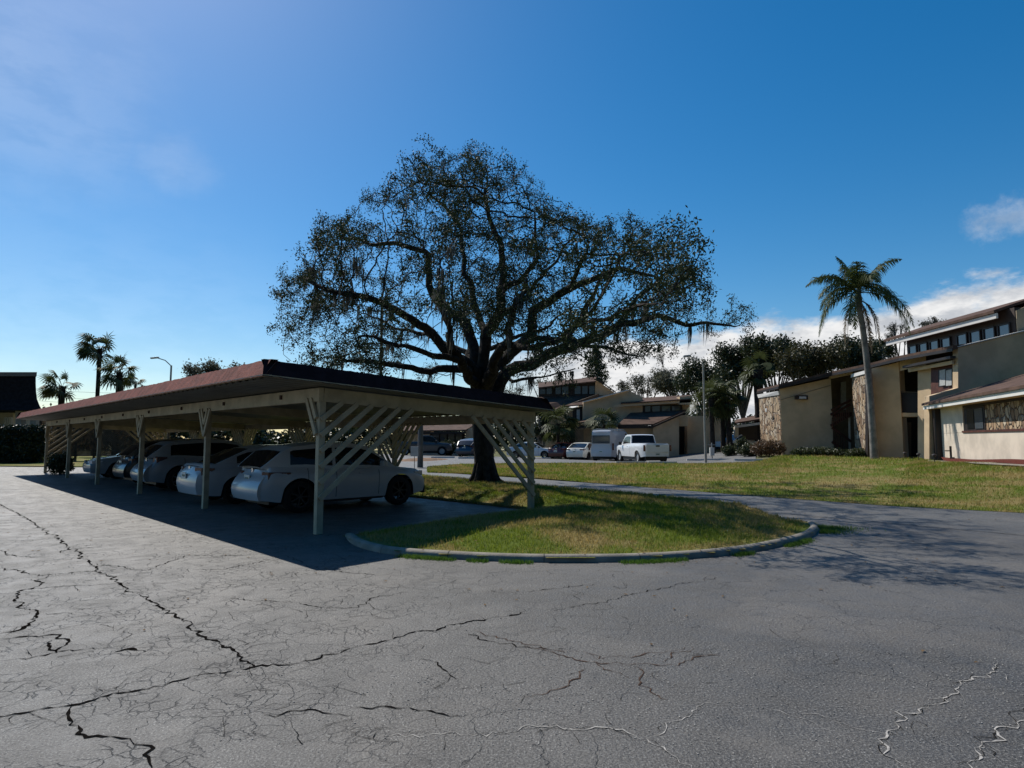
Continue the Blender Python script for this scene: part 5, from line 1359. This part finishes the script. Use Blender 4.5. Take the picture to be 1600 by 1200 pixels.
for b_ in (mbg,m2,m3,m4): wrap(b_)
# ---- left building with mansard roof ----
lb=thing('mansard_building','dark building with a tall flared shingle mansard roof at the left edge','building',(-38,48,0))
mdark=mat('mansard_shingle',(.018,.016,.018),.9,.3,4,.1,bump=.5,bscale=10)
Yb=50; prof=[(56,588),(56,600),(56.5,612),(58,624),(62,634),(66,641)]
P=[Q(u,v,Yb-(u-56)*.06) for u,v in prof]
mr=MB(); back=G3(-12,14,0); left=G3(-30,0,0)
for d_ in (0,): 
    n=len(P)
    for i,p in enumerate(P): mr.v+= [tuple(p),tuple(p+left),tuple(p+back)]
    for i in range(n-1):
        a=3*i; mr.f.append((a,a+1,a+4,a+3)); mr.f.append((a,a+3,a+5,a+2))
    a=3*(n-1); mr.v.append(tuple(P[-1]+left+back)); mr.f.append((a,a+1,len(mr.v)-1,a+2)); mr.v.append(tuple(P[0]+left+back)); mr.f.append((0,2,len(mr.v)-1,1))
mr.build('mansard_roof',mdark,lb)
q=MB(); c=Q(57,585.5,Yb); q.prism([c+G3(.1,-.1,-.12),c+G3(-30,-.1,-.12),c+G3(-30,-.1,.2),c+G3(.1,-.1,.2)],(-12,14.2,0)); q.build('parapet_cap',mat('cap_trim',(.16,.13,.11),.7),lb)
sf=MB(); p=Q(64,643,Yb-.4); 
WALL('wall',[(-60,716,54),(20,716,54),(20,642,54),(-60,642,54)],8,stuccol,lb)
for u in (24,47): 
    WALL('column',[(u,700,Yb),(u+9,700,Yb),(u+9,642,Yb),(u,642,Yb)],.5,mat('column_stucco',(.30,.26,.22),.9),lb)
WALL('window',[(6,676,53.8),(18,676,53.8),(18,652,53.8),(6,652,53.8)],.1,wglass,lb)
for k in range(5):
    q=MB(); u=7+k*2.8; q.bar(Q(u,676,53.7),Q(u,652,53.7),.05,.05); q.build('glazing_bar',trimw,lb)
wrap(lb)
# hedge
hm=leafmat('hedge_leaf',(.010,.018,.006),(.03,.045,.014),.5,.1,1); hp=Q(30,690,44)
def hedge(name,label,x0,x1,y0,y1,h,n,lm,z=0,size=.07):
    t=thing(name,label,'hedge',((x0+x1)/2,(y0+y1)/2,z)); cx,cy=(x1-x0)/2,(y1-y0)/2; q=MB(); q.box((0,0,h/2-.06),(2*cx-.3,2*cy-.3,h-.15)); q.build('inner_stems',mat('hedge_core',(.012,.014,.008),.9),t,bevel=.1)
    C=[]
    for k in range(n):
        f=random.random(); x=random.uniform(-cx,cx); y=random.uniform(-cy,cy); z_=random.uniform(.05,h)
        if f<.4: y=-cy
        elif f<.65: z_=h+random.gauss(0,.05)
        elif f<.9: x=cx*random.choice((-1,1))
        C.append((x,y,z_))
    npmesh('foliage',leafquads(C,size,1,4,.07,.5),4,lm,t); return t
a=Q(-60,690,42); b=Q(69,690,43.6)
hedge('hedge','thick clipped dark hedge below the mansard building',a.x,b.x,42,43.6,2.35,9000,hm,0,.09)
# vine-covered lattice fence behind the far end of the carport
lf=thing('lattice_fence','tall brown lattice fence with dry vines behind the far end of the carport','fence',tuple(Q(150,690,46)))
q=MB(); a=Q(60,690,46); b=Q(262,690,46); Lx=b.x-a.x
for k in range(70):
    x=a.x+Lx*k/70
    for sg in (1,-1):
        x2=x+sg*2.6
        if a.x-.1<x2<b.x+.1: q.bar((x,46+.02*sg,.5),(x2,46+.02*sg,3.1),.03,.055)
q.build('lattice',wood,lf)
for k in range(8):
    q=MB(); q.bar((a.x+Lx*k/7,46.1,-.05),(a.x+Lx*k/7,46.1,3.2),.12,.12); q.build('fence_post',wood,lf)
q=MB(); q.bar((a.x,46,3.15),(b.x,46,3.15),.08,.08); q.bar((a.x,46,.45),(b.x,46,.45),.08,.08); q.build('rail',wood,lf); wrap(lf)
C=[(random.uniform(a.x,b.x),46+random.gauss(.15,.12),.6+2.5*random.random()) for k in range(2200)]
C=[(x,y,z) for x,y,z in C if math.sin(x*.9)+math.sin(x*2.3+z*2)>-.7]
o=npmesh('vine',leafquads(C,.085,1,3,.1,.5),4,leafmat('dry_vine',(.14,.10,.05),(.30,.21,.11),.8,.5,.5),None); tag(o,'dry brown vine scrambling over the tall lattice fence','vine')
# verge and pale paving on the far left
vg=strip([Vector((-60,38.5,0)),Vector((-34,38.5,0)),Vector((-26,37,0)),Vector((-21,36.5,0))],[Vector((-60,62,0)),Vector((-34,62,0)),Vector((-26,62,0)),Vector((-14,58,0))],20,6,.05); struct('verge',vg,turf,True)
# ================= POLES =================
def cobra(name,label,u,vb,vt,Y,arm,rad,m,side=-1):
    b=Q(u,690,Y); z0=zg(b.x,Y); H=Q(u,vt,Y).z-z0; t=thing(name,label,'street lamp',(b.x,Y,z0)); q=MB(); q.tube([(0,0,0),(0,0,H)],[rad,rad*.7],10); q.build('pole',m,t,smooth=True)
    q=MB(); q.tube([(0,0,H-.05),(side*arm*.35,0,H+arm*.28),(side*arm*.8,0,H+arm*.42)],[rad*.4]*3,6); q.build('arm',m,t,smooth=True)
    q=MB(); q.prism([(side*arm*.72,-.13,H+arm*.40),(side*arm*1.15,-.11,H+arm*.36),(side*arm*1.15,.11,H+arm*.36),(side*arm*.72,.13,H+arm*.40)],(0,0,.13)); q.build('lamp_head',steelg,t,bevel=.03); return t
cobra('street_lamp','slim pale street lamp standing at the lawn edge beside the cabbage palms',1102,720,568,42,1.15,.085,mat('pale_pole',(.36,.33,.28),.6))
cobra('street_lamp','grey street lamp rising behind the carport roof on the left',262,690,571,55,1.6,.11,steelg)
def pole(name,label,cat,u,vt,Y,r,m,vb=None):
    b=Q(u,690,Y); z0=zg(b.x,Y); t=thing(name,label,cat,(b.x,Y,z0)); q=MB(); H=Q(u,vt,Y).z-z0; q.tube([(0,0,-.1),(0,0,H)],[r,r*.75],10); q.build('pole',m,t,smooth=True); return t,H
t,H=pole('utility_pole','wooden utility pole seen through the left side of the oak crown','utility pole',593,478,60,.17,wood)
q=MB(); q.bar((-.9,0,H-.5),(.9,0,H-.5),.1,.12); q.build('crossarm',wood,t)
t,H=pole('utility_pole','leaning pole with a bracket beside the smallest distant fan palm','utility pole',217,602,105,.16,wood)
q=MB(); q.bar((-.7,0,H-.4),(.6,0,H-.1),.1,.12); q.box((.2,0,H-1.0),(.5,.4,.8)); q.build('bracket',wood,t)
t,H=pole('utility_pole','short wooden stub beside the bushy fan palm','utility pole',187,602,64,.14,wood)
t,H=pole('grey_post','thick grey post on the dirt patch left of the oak trunk','post',657,640,36,.17,mat('grey_post_paint',(.10,.10,.10),.8))
t=thing('yard_sign','small white notice on a thin stake beside the grey post','sign',tuple(Q(648,690,35.5)*1)); t.location.z=0
q=MB(); q.bar((0,0,0),(0,0,.95),.03,.03); q.build('stake',wood,t); q=MB(); q.box((0,-.03,.95),(.42,.03,.55)); q.build('sign_panel',mat('sign_face',(.5,.48,.46),.6),t,bevel=.005)
for k,(v0,v1) in enumerate(((600,606),(612,615),(619,622))):
    q=MB(); a=Q(-40,v0-3,90); b=Q(330,v1+4,90); pts=[a.lerp(b,i/20)+Vector((0,0,-.9*math.sin(math.pi*i/20))) for i in range(21)]; q.tube(pts,.022,4)
    o=q.build('power_line',black); tag(o,['highest power line crossing behind the fan palms','middle power line crossing behind the fan palms','lowest power line crossing behind the fan palms'][k],'power line','power lines behind the fan palms')
# meter box near cabbage palms
t=thing('utility_box','white meter box on a post under the cabbage palms','utility box',tuple(Q(1112,690,47))); t.location.z=zg(t.location.x,47); q=MB(); q.box((0,0,.55),(.32,.2,.6)); q.build('cabinet',concl,t,bevel=.02); q=MB(); q.bar((0,0,0),(0,0,1.2),.07,.07); q.bar((-.3,0,1.05),(.3,0,1.05),.05,.05); q.build('frame',steelg,t)
# dirt mound under the grey post
mm=MB(); c=GP(672,716); 
for i in range(13):
    for j in range(25):
        r=i/12; a=2*math.pi*j/24; mm.v.append((c.x+math.cos(a)*r*2.6,c.y+math.sin(a)*r*3.2-3,.02+.28*(1-r*r)**1))
for i in range(12):
    for j in range(24): a=i*25+j; mm.f.append((a,a+1,a+26,a+25))
struct('dirt_mound',mm,mat('bare_dirt',(.20,.13,.085),.95,.3,2,.1,bump=.6,bscale=8),True)
# small potholes' debris stays with the cracks

# far-off wood closing the view behind the carport and the left side
C=[];x=-110
while x<40:
    h=3.6+1.2*math.sin(x*.23)+1.0*math.sin(x*.61+2)+random.uniform(-.5,.8)
    for k in range(34):
        r=random.random(); C.append((x+random.uniform(-1,1),100+random.gauss(0,1.5),h*(r**.6)))
    x+=.55
o=npmesh('distant_wood',leafquads(C,.30,1,5,.45,.6),4,dkleaf,None); tag(o,'dark far-off line of woodland seen low behind the carport','woodland',kind='stuff')
tree_px('leafy_tree','dark narrow tree at the right end of the carport roof, before the tall block',842,640,26,60,dkleaf,2500,.12,51,690,ncl=5,group=None)
